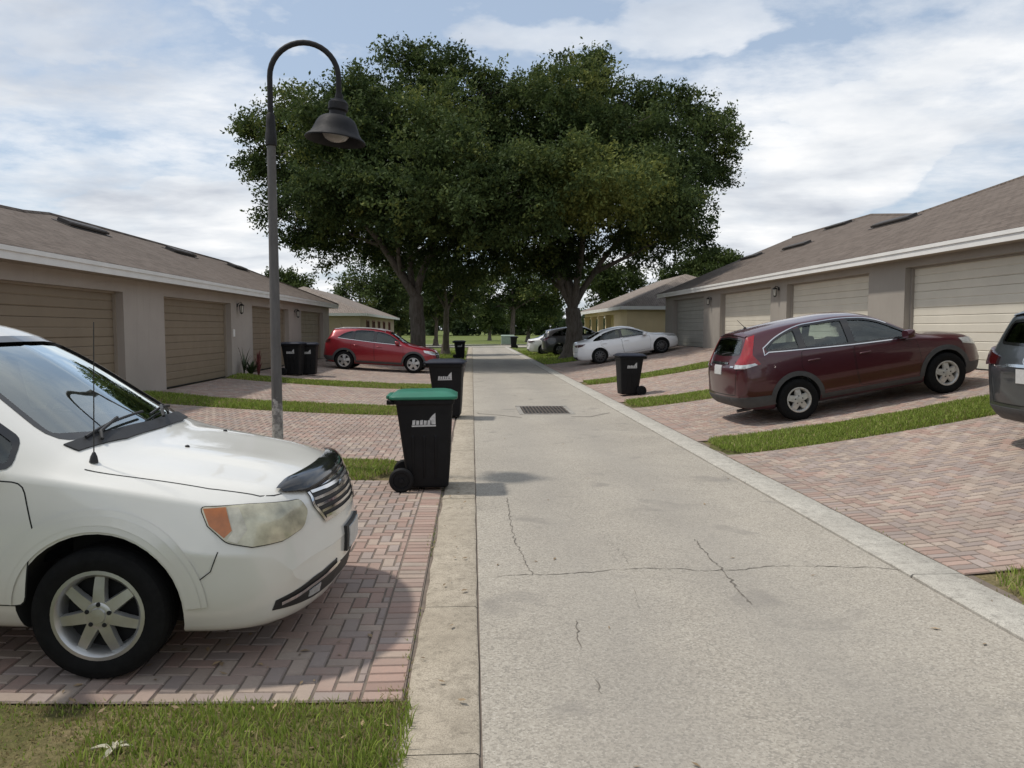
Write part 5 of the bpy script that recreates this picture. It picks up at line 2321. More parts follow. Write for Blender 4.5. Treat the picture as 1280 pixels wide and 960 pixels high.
    x = car.L / 2
    m.prism([(x - 1.25, .80), (x - 1.28, 1.02), (x - 1.42, 1.065), (x - 1.62, 1.06), (x - 1.72, 1.0), (x - 1.74, .80)], -.80, .80, 'xz')
    m.build('dashboard', M_dark, root, smooth=40, bevel=.02)
    sw = MB()
    C = Vector((x - 1.90, .40, 1.03))
    tilt = Matrix.Rotation(R(-25), 3, 'Y')
    sw.tube([C + tilt @ Vector((0, .19 * math.cos(a), .19 * math.sin(a))) for a in np.linspace(0, 2 * math.pi, 33)], .017, 8, caps=False)
    for a in (R(-90), R(10), R(170)):
        sw.tube([C + tilt @ Vector((.03, 0, 0)), C + tilt @ Vector((0, .18 * math.cos(a), .18 * math.sin(a)))], .016, 6)
    sw.tube([C, C + Vector((.30, 0, -.10))], .04, 8)
    sw.build('steering_wheel', M_dark, root, smooth=50)
    m = MB()
    m.obox((x - 2.05, 0, 1.50), (.03, .24, .065))
    m.build('rear_view_mirror', M_plast, root, bevel=.01)
    # tail lights (out of the frame)
    for sd in (1, -1):
        m = MB()
        car.patch(m, [(4.95, sd * .80, 1.15), (5.02, sd * .70, .9), (4.9, sd * .93, .85), (4.78, sd * .9, 1.12)], (.7, -.7 * sd, -.0001), .008, .05)
        m.build('tail_light', M_red, root, smooth=60, fixn=False)
    return root


# ---------------------------------------------------------------- sport utility cars
SUV = dict(
    L=4.53, W=.91, R=.345, fo=.90, wb=2.62, kf=.30, pf=2.3, ff=1.7, kr=.13, pr=2.4, fr=.9, fe=.22, ft=.42, track=.115,
    zc=[(0, .55), (.03, .72), (.12, .87), (.25, .94), (.5, .995), (.95, 1.055), (1.1, 1.085), (1.2, 1.13), (1.75, 1.46), (2.0, 1.57), (2.3, 1.625), (2.7, 1.65), (3.2, 1.645),
        (3.7, 1.62), (4.0, 1.59), (4.14, 1.565), (4.22, 1.47), (4.36, 1.22), (4.43, 1.11), (4.49, .98), (4.515, .76), (4.53, .58)],
    zt=[(0, .54), (.03, .70), (.12, .83), (.25, .90), (.5, .955), (.95, 1.02), (1.15, 1.055), (1.35, 1.13), (1.95, 1.46), (2.2, 1.53), (2.7, 1.575), (3.2, 1.575), (3.7, 1.55),
        (4.0, 1.52), (4.14, 1.495), (4.23, 1.39), (4.36, 1.18), (4.43, 1.07), (4.49, .95), (4.515, .74), (4.53, .57)],
    wt=[(0, .58), (.12, .66), (.5, .70), (1.0, .77), (1.3, .78), (1.95, .65), (2.7, .62), (3.7, .595), (4.1, .585), (4.3, .63), (4.42, .69), (4.53, .58)],
    zs=[(0, .53), (.03, .66), (.12, .76), (.25, .82), (.5, .89), (.95, .965), (1.35, 1.02), (2.5, 1.085), (3.6, 1.165), (4.1, 1.20), (4.25, 1.185), (4.36, 1.11), (4.43, 1.02),
        (4.49, .90), (4.515, .70), (4.53, .56)],
    ws=[(0, .66), (.12, .76), (.5, .835), (1.2, .86), (3.0, .865), (4.0, .84), (4.3, .81), (4.42, .78), (4.53, .66)],
    wm=[(0, .68), (.12, .80), (.5, .88), (.9, .905), (3.7, .905), (4.2, .875), (4.42, .83), (4.53, .70)],
    zm=[(0, .5), (.12, .62), (.6, .72), (2, .75), (3.8, .79), (4.35, .75), (4.53, .54)],
    zb=[(0, .42), (.03, .32), (.1, .25), (.4, .22), (3.9, .23), (4.3, .28), (4.45, .36), (4.52, .45), (4.53, .48)])


def sport_utility(label, xc, yc, rz, paint_m, spec=SUV, N=84, kind='maroon', group=None):
    car = Car(spec, N)
    L = car.L
    root = root_car('sport_utility_car', label, 'car', xc, yc, rz, car, group)
    fwd, bck = (-1, 0, -.0001), (1, 0, -.0001)
    k = L / 4.53

    def q(v):
        return v * k
    top = [(q(3.05), 1.545), (q(3.35), 1.50), (q(3.6), 1.43), (q(3.82), 1.335), (q(3.95), 1.25)]
    if kind == 'red':
        top = [(q(3.0), 1.535), (q(3.3), 1.49), (q(3.6), 1.41), (q(3.75), 1.33), (q(3.87), 1.235)]
    w1 = car.side_window(q(1.50), q(2.42), 0, .0, top)
    w2 = car.side_window(q(2.51), q(3.28), 0, -.02, top)
    w3 = car.side_window(q(3.37), q(3.90), -.02, .03, top)
    wind = [(.68, 1.145), (.4, 1.125), (0, 1.12), (-.4, 1.125), (-.68, 1.145), (-.54, 1.47), (-.27, 1.50), (0, 1.51), (.27, 1.50), (.54, 1.47)]
    rear = [(.60, 1.225), (0, 1.21), (-.60, 1.225), (-.50, 1.455), (0, 1.485), (.50, 1.455)]
    R_ = spec['R']
    fo, ro = spec['fo'], spec['fo'] + spec['wb']
    d1 = [(q(1.36), 0, 1.0), (q(1.33), 0, .72), (q(1.37), 0, .40), (q(2.42), 0, .40), (q(2.46), 0, .7), (q(2.46), 0, 1.075)]
    d2 = [(q(2.48), 0, 1.075), (q(2.48), 0, .7), (q(2.44), 0, .40), (q(3.10), 0, .40), (q(3.22), 0, .66), (q(3.40), 0, .86), (q(3.36), 0, 1.14)]
    ar = R_ + .05
    sill = [[(fo + ar + .02, 0, .24), (ro - ar - .02, 0, .24), (ro - ar - .02, 0, .375), (fo + ar + .02, 0, .375)],
            annulus(car, fo, ar - .004, ar + .075, .02, math.pi - .02), annulus(car, ro, ar - .004, ar + .075, .02, math.pi - .02)]
    style = {'maroon': (5, .060, .050, .085, 3), 'red': (5, .05, .075, .06, 0), 'grey': (5, .06, .05, .07, 2), 'charcoal': (5, .06, .05, .07, 2)}[kind]
    rr = {'maroon': .205, 'red': .235, 'grey': .22, 'charcoal': .22}[kind]
    chrome = None
    belt = [(s_, 0, car.c['zs'](s_) + .012) for s_ in np.linspace(q(1.42), q(3.9), 26)]
    if kind == 'maroon':
        up = [(s_, 0, min(car.c['zt'](s_) - .022, (pchip(top)(s_) + .028) if s_ > top[0][0] else 9)) for s_ in np.linspace(q(3.97), q(1.75), 26)]
        chrome = [belt + [(q(3.985), 0, 1.165)] + up]
    elif kind == 'red':
        chrome = [belt]
    gl = lambda i: (G_priv if kind != 'maroon' else G_side) if i in ('rear', 1, 2) else G_side
    if kind == 'red':
        gl = lambda i: G_priv
    common(car, root, paint_m, [w1, w2, w3], [d1, d2], gl, (1.3, L - .42, .065, .48), wind, rear, trim_w=.034, arch=.05, style=style, rimR=rr,
           handles=[(q(2.28), .93), (q(3.18), .96)], sill=sill, chrome=chrome)
    # rear: cladding of the bumper
    m = MB()
    for sd in (1, -1):
        D = (.78, -.62 * sd, -.0001)
        car.patch(m, [(ro + ar + .05, sd * .9, .34), (ro + ar + .08, sd * .9, .50), (L - .15, sd * .80, .52), (L - .02, sd * .45, .52), (L, sd * .06, .52), (L, sd * .06, .40),
                      (L - .1, sd * .75, .33)], D, .008, .05)
    car.patch(m, [(L, -.42, .52), (L, .42, .52), (L, .42, .36), (L, -.42, .36)], bck, .011, .06)
    m.build('rear_bumper_cladding', M_clad, root, smooth=60, fixn=False)
    m = MB()
    car.patch(m, [(0, -.62, .44), (0, .62, .44), (0, .58, .30), (0, -.58, .30)], fwd, .006, .06)
    for sd in (1, -1):
        car.patch(m, [(.10, sd * .62, .44), (.42, sd * .90, .46), (.45, sd * .9, .28), (.12, sd * .60, .30)], (-.7, -.7 * sd, -.0001), .007, .05)
    m.build('front_bumper_cladding', M_clad, root, smooth=60, fixn=False)
    # tail lights
    for sd in (1, -1):
        D = (.72, -.69 * sd, -.0001)
        if kind == 'maroon':
            m = MB()
            car.patch(m, [(4.06, sd * .64, 1.50), (4.17, sd * .60, 1.475), (4.27, sd * .66, 1.33), (4.37, sd * .70, 1.19), (4.46, sd * .64, 1.07), (4.47, sd * .64, .995), (4.33, sd * .80, .99),
                          (4.09, sd * .87, 1.035), (4.12, sd * .85, 1.10), (4.19, sd * .82, 1.20), (4.15, sd * .76, 1.35)], D, .012, .04)
            h = m.build('tail_light', M_red, root, smooth=60, fixn=False)
            m = MB()
            car.patch(m, [(4.45, sd * .65, 1.065), (4.465, sd * .64, 1.0), (4.33, sd * .80, .995), (4.14, sd * .86, 1.03), (4.18, sd * .85, 1.065), (4.36, sd * .77, 1.055)], D, .016, .04)
            m.build('reversing_light', M_clear, h, smooth=60, fixn=False)
        elif kind == 'red':
            m = MB()
            car.patch(m, [(L - .10, sd * .45, 1.10), (L - .15, sd * .70, 1.12), (L - .36, sd * .84, 1.15), (L - .33, sd * .85, 1.04), (L - .12, sd * .74, .99), (L - .06, sd * .45, 1.02)], D, .012, .04)
            m.build('tail_light', M_dred, root, smooth=60, fixn=False)
        else:
            m = MB()
            car.patch(m, [(L - .12, sd * .50, 1.08), (L - .16, sd * .72, 1.12), (L - .42, sd * .85, 1.17), (L - .40, sd * .87, 1.06), (L - .20, sd * .80, .97), (L - .08, sd * .50, 1.0)], D, .030, .04)
            m.build('tail_light', M_dred, root, smooth=60, fixn=False)
        # headlights
        m = MB()
        car.patch(m, [(.10, sd * .52, .80), (.22, sd * .66, .86), (.52, sd * .86, .885), (.48, sd * .88, .80), (.24, sd * .76, .73), (.08, sd * .56, .73)], (-.72, -.69 * sd, -.0001), .010, .04)
        m.build('headlight', M_clear, root, smooth=60, fixn=False)
        mirror(car, root, q(1.56), 1.04, paint_m, sd)
    m = MB()
    car.patch(m, [(0, -.48, .60), (0, .48, .60), (0, .52, .76), (0, .40, .82), (0, -.40, .82), (0, -.52, .76)], fwd, .006, .05)
    go = m.build('grille', M_plast, root, smooth=60, fixn=False)
    m = MB()
    for z in (.65, .70, .75):
        car.strip(m, [(0, -.46, z), (0, .46, z)], fwd, .016, .012)
    m.build('grille_slat', M_chrome, go, smooth=60, fixn=False)
    # tailgate: shut line, trim bar, plate
    m = MB()
    zb_ = .56
    car.strip(m, [(L, -.56, 1.12), (L, -.66, .98), (L, -.60, zb_), (L, .60, zb_), (L, .66, .98), (L, .56, 1.12)], bck, .010, .002)
    m.build('tailgate_gap', M_gap, root, smooth=60, fixn=False)
    m = MB()
    if kind == 'maroon':
        car.strip(m, [(L, -.36, 1.085), (L, .36, 1.085)], bck, .035, .012)
        car.patch(m, [(L, -.56, 1.02), (L, -.46, 1.02), (L, -.46, 1.045), (L, -.56, 1.045)], bck, .010, .05)
        car.patch(m, [(L, .42, 1.02), (L, .56, 1.02), (L, .56, 1.045), (L, .42, 1.045)], bck, .010, .05)
    else:
        car.strip(m, [(L, -.34, 1.0), (L, .34, 1.0)], bck, .03, .010)
        pts = [(L, .07 * math.cos(a), 1.065 + .05 * math.sin(a)) for a in np.linspace(0, 2 * math.pi, 17)[:-1]]
        car.strip(m, pts, bck, .016, .012, True)
    m.build('tailgate_trim', M_chrome, root, smooth=60, fixn=False)
    m = MB()
    plate(car, m, L, 0, .89 if kind != 'maroon' else .975, bck, .31, .155, .012)
    m.build('number_plate', M_plate, root, smooth=60, fixn=False)
    # roof spoiler over the rear glass
    m = MB()
    ys = np.linspace(-.55, .55, 13)
    xs = L / 2 - (L - .44)
    v = []
    for y in ys:
        cr = .05 * (y / .6) ** 2
        zz = car.c['zc'](L - .46) - (car.c['zc'](L - .46) - car.c['zt'](L - .46)) * (y / .6) ** 2
        v += [(xs + .10 + cr, y, zz + .005), (xs - .10 + cr, y, zz - .018), (xs - .115 + cr, y, zz - .034), (xs + .06 + cr, y, zz - .045)]
    f = []
    for i in range(len(ys) - 1):
        for j in range(4):
            f.append((i * 4 + j, i * 4 + (j + 1) % 4, (i + 1) * 4 + (j + 1) % 4, (i + 1) * 4 + j))
    f += [(0, 1, 2, 3), tuple((len(ys) - 1) * 4 + j for j in (3, 2, 1, 0))]
    m.add(v, f)
    m.build('spoiler', paint_m, root, smooth=40)
    m = MB()
    a = Vector((L / 2 - (L - .62), 0, car.c['zc'](L - .62)))
    m.lathe([(.03, -.005), (.022, .02), (.008, .035)], 8, 'z', a)
    m.tube([a + Vector((0, 0, .02)), a + Vector((-.12, 0, .17))], [.006, .003], 6)
    m.build('antenna', M_plast, root)
    m = MB()
    p = Vector((-L / 2 + .28, 0, car.c['zc'](L - .28) - .17))
    m.tube([(-L / 2 + .155, .0, 1.225), (-L / 2 + .18, -.20, 1.25), (-L / 2 + .19, -.38, 1.26)], [.014, .010, .006], 6)
    m.build('rear_wiper', M_plast, root)
    if kind in ('red', 'grey', 'charcoal'):
        for sd in (1, -1):
            m = MB()
            pts = []
            for s_ in np.linspace(q(2.1), q(3.9), 10):
                pts.append(Vector((L / 2 - s_, sd * (car.c['wt'](s_) - .05), car.c['zt'](s_) + .05)))
            pts = [pts[0] - Vector((0, 0, .05))] + pts + [pts[-1] - Vector((0, 0, .05))]
            m.tube(pts, .016, 8)
            m.build('roof_rail', M_silver if kind == 'red' else M_plast, root, smooth=50)
    m = MB()
    m.prism([(L / 2 - 1.28, .75), (L / 2 - 1.30, 1.0), (L / 2 - 1.5, 1.05), (L / 2 - 1.72, .98), (L / 2 - 1.74, .75)], -.74, .74, 'xz')
    m.build('dashboard', M_dark, root, smooth=40, bevel=.02)
    seats(car, root, (2.35, 3.15), .36, 1.14)
    # exhaust tip
    m = MB()
    m.tube([(-L / 2 + .35, -.45, .27), (-L / 2 + .10, -.45, .265)], .028, 12)
    m.build('exhaust', M_alloyd, root, smooth=50)
    return root


# ---------------------------------------------------------------- saloon
SALOON = dict(
    L=4.64, W=.905, R=.325, fo=.92, wb=2.71, kf=.30, pf=2.3, ff=1.7, kr=.18, pr=2.3, fr=1.0, fe=.20, ft=.42, track=.115,
    zc=[(0, .50), (.02, .62), (.08, .70), (.2, .76), (.5, .83), (.95, .91), (1.12, .94), (1.22, .98), (1.9, 1.30), (2.15, 1.385), (2.5, 1.445), (2.8, 1.45), (3.2, 1.41), (3.6, 1.30),
        (4.0, 1.145), (4.15, 1.095), (4.35, 1.08), (4.5, 1.065), (4.56, .99), (4.60, .83), (4.625, .66), (4.64, .52)],
    zt=[(0, .49), (.08, .66), (.2, .715), (.5, .78), (.95, .86), (1.2, .90), (1.4, .975), (1.95, 1.24), (2.2, 1.325), (2.6, 1.375), (3.1, 1.345), (3.6, 1.215), (3.95, 1.085), (4.1, 1.04),
        (4.35, 1.025), (4.5, 1.01), (4.56, .94), (4.60, .80), (4.625, .64), (4.64, .51)],
    wt=[(0, .56), (.2, .66), (.95, .74), (1.3, .76), (1.95, .63), (2.6, .595), (3.2, .60), (3.8, .66), (4.1, .70), (4.5, .66), (4.64, .56)],
    zs=[(0, .48), (.08, .60), (.2, .66), (.5, .725), (.95, .81), (1.35, .875), (2.5, .92), (3.6, .965), (4.1, .975), (4.5, .95), (4.56, .88), (4.60, .76), (4.64, .50)],
    ws=[(0, .64), (.2, .76), (.6, .83), (1.3, .85), (3.4, .85), (4.0, .83), (4.5, .76), (4.64, .64)],
    wm=[(0, .66), (.2, .80), (.6, .88), (.95, .90), (3.8, .90), (4.3, .85), (4.64, .68)],
    zm=[(0, .46), (.2, .54), (.8, .62), (4, .68), (4.5, .62), (4.64, .5)],
    zb=[(0, .36), (.05, .24), (.2, .18), (.5, .17), (3.8, .18), (4.4, .22), (4.6, .33), (4.64, .42)])


def saloon(label, xc, yc, rz, paint_m, group=None):
    car = Car(SALOON, 84)
    L = car.L
    root = root_car('saloon_car', label, 'car', xc, yc, rz, car, group)
    fwd, bck = (-1, 0, -.0001), (1, 0, -.0001)
    top = [(2.9, 1.325), (3.3, 1.24), (3.6, 1.125), (3.78, 1.04), (3.86, .99)]
    w1 = car.side_window(1.52, 2.55, 0, 0, top)
    w2 = car.side_window(2.64, 3.42, 0, -.02, top)
    w3 = car.side_window(3.48, 3.82, -.02, .02, top, n=4)
    wind = [(.66, 1.0), (.4, .985), (0, .98), (-.4, .985), (-.66, 1.0), (-.52, 1.265), (-.26, 1.30), (0, 1.31), (.26, 1.30), (.52, 1.265)]
    rear = [(.60, 1.125), (0, 1.115), (-.60, 1.125), (-.48, 1.30), (0, 1.335), (.48, 1.30)]
    d1 = [(1.38, 0, .86), (1.36, 0, .6), (1.42, 0, .29), (2.55, 0, .29), (2.59, 0, .6), (2.59, 0, .92)]
    d2 = [(2.61, 0, .92), (2.61, 0, .6), (2.57, 0, .29), (3.20, 0, .29), (3.32, 0, .58), (3.52, 0, .78), (3.50, 0, .95)]
    common(car, root, paint_m, [w1, w2, w3], [d1, d2], lambda i: G_priv if i != 0 else G_side, (1.32, 3.95, .06, .42), wind, rear, trim_w=.03, arch=.042,
           style=(10, .022, .028, .06, 2), rimR=.225, handles=[(2.40, .80), (3.36, .83)], tw=.205)
    for sd in (1, -1):
        m = MB()
        car.patch(m, [(4.50, sd * .30, .93), (4.50, sd * .62, .95), (4.36, sd * .78, .95), (4.18, sd * .83, .93), (4.30, sd * .81, .86), (4.48, sd * .70, .83), (4.56, sd * .38, .86)],
                  (.75, -.66 * sd, -.0001), .012, .04)
        m.build('tail_light', M_dred, root, smooth=60, fixn=False)
        m = MB()
        car.patch(m, [(.10, sd * .50, .69), (.25, sd * .68, .735), (.62, sd * .86, .765), (.52, sd * .87, .70), (.25, sd * .76, .635), (.08, sd * .55, .63)], (-.72, -.69 * sd, -.0001), .010, .04)
        m.build('headlight', M_clear, root, smooth=60, fixn=False)
        mirror(car, root, 1.60, .88, paint_m, sd)
    m = MB()
    car.patch(m, [(0, -.45, .44), (0, .45, .44), (0, .52, .62), (0, .40, .66), (0, -.40, .66), (0, -.52, .62)], fwd, .006, .05)
    m.build('grille', M_plast, root, smooth=60, fixn=False)
    m = MB()
    car.patch(m, [(L, -.55, .42), (L, .55, .42), (L, .48, .30), (L, -.48, .30)], bck, .008, .05)
    m.build('rear_diffuser', M_plast, root, smooth=60, fixn=False)
    m = MB()
    plate(car, m, L, 0, .74, bck)
    m.build('number_plate', M_plate, root, smooth=60, fixn=False)
    m = MB()
    car.strip(m, [(L, -.62, .96), (L, -.64, .64), (L, .64, .64), (L, .62, .96)], bck, .010, .002)
    m.build('boot_gap', M_gap, root, smooth=60, fixn=False)
    m = MB()
    m.prism([(L / 2 - 1.30, .65), (L / 2 - 1.32, .86), (L / 2 - 1.5, .90), (L / 2 - 1.72, .85), (L / 2 - 1.74, .65)], -.72, .72, 'xz')
    m.build('dashboard', M_dark, root, smooth=40, bevel=.02)
    seats(car, root, (2.45, 3.30), .36, 1.0, .34)
    return root


RED = dict(SUV)
RED.update(L=4.48, W=.93, R=.35, fo=.91, wb=2.67)
RED['zc'] = [(a * 4.48 / 4.53, z - (0.0 if a < 1.2 else .01)) for a, z in SUV['zc']]
for kk in ('zt', 'wt', 'zs', 'ws', 'wm', 'zm', 'zb'):
    RED[kk] = [(a * 4.48 / 4.53, z * (1.022 if kk in ('ws', 'wm', 'wt') else 1)) for a, z in SUV[kk]]
GREY = dict(RED)
GREY.update(L=4.48 * 1.03, W=.92, R=.35, fo=.93, wb=2.71)
for kk in ('zc', 'zt', 'wt', 'zs', 'ws', 'wm', 'zm', 'zb'):
    GREY[kk] = [(a * 1.03, z * (1.02 if kk in ('zc', 'zt') and 1.2 < a < 4.2 else 1)) for a, z in RED[kk]]
minivan(-0.775 - 2.57, 4.66, R(0))
sport_utility('dark maroon sport utility car parked nose up on the sloping right driveway', 6.66, 13.2, R(2.5), P_maroon, SUV, 92, 'maroon')
sport_utility('bright red sport utility car on the far left driveway, nose towards the lane', -3.55, 30.3, R(-3), P_red, RED, 76, 'red')
saloon('white saloon car parked across the shaded right driveway in front of the yellow house', 6.85, 33.3, R(0), P_pure)
sport_utility('dark grey sport utility car cut off by the right edge of the photo', 8.42, 7.95, R(0), P_grey, GREY, 84, 'grey')
sport_utility('charcoal car half hidden behind the trunk of the right oak', 6.6, 46.0, R(0), P_grey2, GREY, 60, 'charcoal')
saloon('white car parked beyond the charcoal car by the right oak', 6.0, 50.5, R(0), P_pure)
# ------------------------------------------------------------------ wheeled bins
M_bin = simple('bin_plastic', (0.007, 0.007, 0.008), 0.6, spec=0.22, var=0.3, vscale=5, bump=0.2, bscale=120)
M_green = simple('green_lid', (0.012, 0.135, 0.080), 0.42, var=0.15, vscale=5)
M_navy = simple('navy_lid', (0.010, 0.012, 0.022), 0.5, spec=0.3, var=0.2, vscale=5)
M_mark = simple('white_print', (0.50, 0.50, 0.50), 0.5, var=0.2, vscale=40)


def rrect(w, d, r, n=5):
    pts = []
    for cx, cy, a0 in ((w / 2 - r, d / 2 - r, 0), (-w / 2 + r, d / 2 - r, 90), (-w / 2 + r, -d / 2 + r, 180), (w / 2 - r, -d / 2 + r, 270)):
        for k in range(n + 1):
            a = R(a0 + 90 * k / n)
            pts.append((cx + r * math.cos(a), cy + r * math.sin(a)))
    return pts


def loft_rings(mb, rings, cap=True, mi=0):
    n = len(rings[0])
    v = [p for r in rings for p in r]
    f = []
    for i in range(len(rings) - 1):
        for k in range(n):
            k2 = (k + 1) % n
            f.append((i * n + k, i * n + k2, (i + 1) * n + k2, (i + 1) * n + k))
    if cap:
        f.append(tuple(range(n - 1, -1, -1)))
        f.append(tuple((len(rings) - 1) * n + k for k in range(n)))
    mb.add(v, f, mi)


def make_bin(lid):
    """front faces +x, wheels at the back (-x); the printed mark is on the side facing -y"""
    root = empty('wheeled_bin')
    b = MB()
    secs = [(.0, .40, .42, .04), (.02, .43, .45, .05), (.25, .485, .485, .05), (.60, .545, .53, .05), (.88, .595, .565, .05), (.90, .60, .57, .05), (.905, .635, .60, .05), (.955, .645, .61, .05),
            (.96, .60, .57, .05)]
    rings = []
    for (z, w, d, r) in secs:
        xo = .04 * (1 - z / .96)         # the back leans in over the wheels
        rings.append([(x - .0 + xo, y, z + .035) for x, y in rrect(w, d, r)])
    loft_rings(b, rings)
    # ribs pressed in the sides
    for sy in (1, -1):
        for xx in (-.12, 0.0, .12):
            z0, z1 = .12, .62
            d0, d1 = .45 / 2 + .008, .535 / 2
            b.add([(xx - .018, sy * (d0 - .01), z0), (xx + .018, sy * (d0 - .01), z0), (xx + .012, sy * (d0 + .008), z0 + .03), (xx - .012, sy * (d0 + .008), z0 + .03),
                   (xx - .012, sy * (d1 + .004), z1 - .03), (xx + .012, sy * (d1 + .004), z1 - .03), (xx + .018, sy * (d1 - .01), z1), (xx - .018, sy * (d1 - .01), z1)],
                  [(0, 1, 2, 3), (3, 2, 5, 4), (4, 5, 6, 7), (0, 3, 4, 7), (1, 6, 5, 2)])
    # handle bracket and axle housing at the back
    b.box(-.40, -.315, -.20, .20, .93, .975)
    b.box(-.30, -.17, -.19, .19, .085, .16)
    b.build('bin_body', M_bin, root, smooth=40, bevel=.004)
    h = MB()
    h.tube([(-.33, -.245, .955), (-.375, -.245, .975), (-.38, .245, .975), (-.33, .245, .955)], .016, 8)
    h.build('handle', M_bin, root, smooth=50)
    l = MB()
    rings = []
    for (z, w, d, r, xo) in ((.990, .700, .650, .06, -.005), (.998, .725, .672, .07, -.005), (1.022, .722, .668, .07, -.005), (1.036, .67, .61, .08, -.005), (1.060, .60, .52, .08, -.01), (1.072, .50, .42, .08, -.01)):
        rings.append([(x + xo, y, z + .004 * (1 if x > 0 else 0)) for x, y in rrect(w, d, r)])
    loft_rings(l, rings)
    l.box(-.40, -.34, -.23, .23, .995, 1.03)
    l.build('lid', lid, root, smooth=45, bevel=.004)
    for sy in (1, -1):
        w = MB()
        y0, y1 = sy * .245, sy * .305
        w.lathe([(.03, y0), (.115, y0), (.130, y0 + sy * .012), (.130, y1 - sy * .012), (.115, y1), (.088, y1), (.082, y1 - sy * .014), (.03, y1 - sy * .012), (.026, y1 + sy * .006), (0, y1 + sy * .006)],
                28, 'y', (-.245, 0, .13))
        w.build('wheel', M_bin, root, smooth=35)
    # printed emblem on the side: a word block with a skyline rising at its right
    m = MB()
    yy = lambda z: -(.57 / 2 - (.90 - z) * .075) - .0035

    def poly(pts):
        v = [(x, yy(z), z) for x, z in pts]
        m.add(v, [tuple(range(len(v)))])
    z0 = .70
    poly([(-.13, z0), (.125, z0 + .005), (.125, z0 + .022), (-.13, z0 + .016)])
    for i in range(5):
        x = -.125 + i * .04
        poly([(x, z0 + .022), (x + .030, z0 + .023), (x + .034, z0 + .075 - (i % 2) * .008), (x + .004, z0 + .070)])
    poly([(.055, z0 + .080), (.085, z0 + .120), (.120, z0 + .150), (.122, z0 + .028), (.078, z0 + .028), (.075, z0 + .07)])
    m.build('printed_mark', M_mark, root, fixn=False)
    return root


binA = make_bin(M_green)
binB = make_bin(M_navy)


def place_bin(o, x, y, rz, label, sc=1.0):
    o.location = (x, y, g(x, y) + .012)
    o.rotation_euler = (0, 0, rz)
    o.scale = (sc, sc, sc)
    tag(o, label, 'bin', 'wheeled bins along the lane')


place_bin(binA, -.515, 8.32, R(1), 'black wheeled bin with a bright green lid beside the lane kerb', 1.0)
place_bin(binB, -.50, 14.95, R(-4), 'black wheeled bin with a navy lid standing right behind the green lidded bin', 1.07)
place_bin(copy_tree(binB), -.72, 44.2, R(6), 'small far black bin on the left edge of the lane, near the slender street tree')
place_bin(copy_tree(binB), 4.02, 19.25, R(184), 'black bin on the right driveway between two turf strips, left of the maroon car')
place_bin(copy_tree(binB), -5.72, 24.7, R(-6), 'black bin by the taupe garages, the nearer of the pair behind the lamp post')
place_bin(copy_tree(binB), -5.38, 25.3, R(4), 'black bin by the taupe garages, the farther of the pair behind the lamp post')
place_bin(copy_tree(binB), 3.80, 69.0, R(180), 'tiny black bin at the far end of the lane beside the cross street')
for o in [o for o in COL.objects if o.name.startswith('wheeled_bin') and 4 < o.location.x < 4.1]:
    # seen from its other side: the mark is printed on both flanks
    for ch in o.children:
        if ch.name.startswith('printed_mark'):
            ch.rotation_euler = (0, 0, math.pi)

# ------------------------------------------------------------------ lamp post


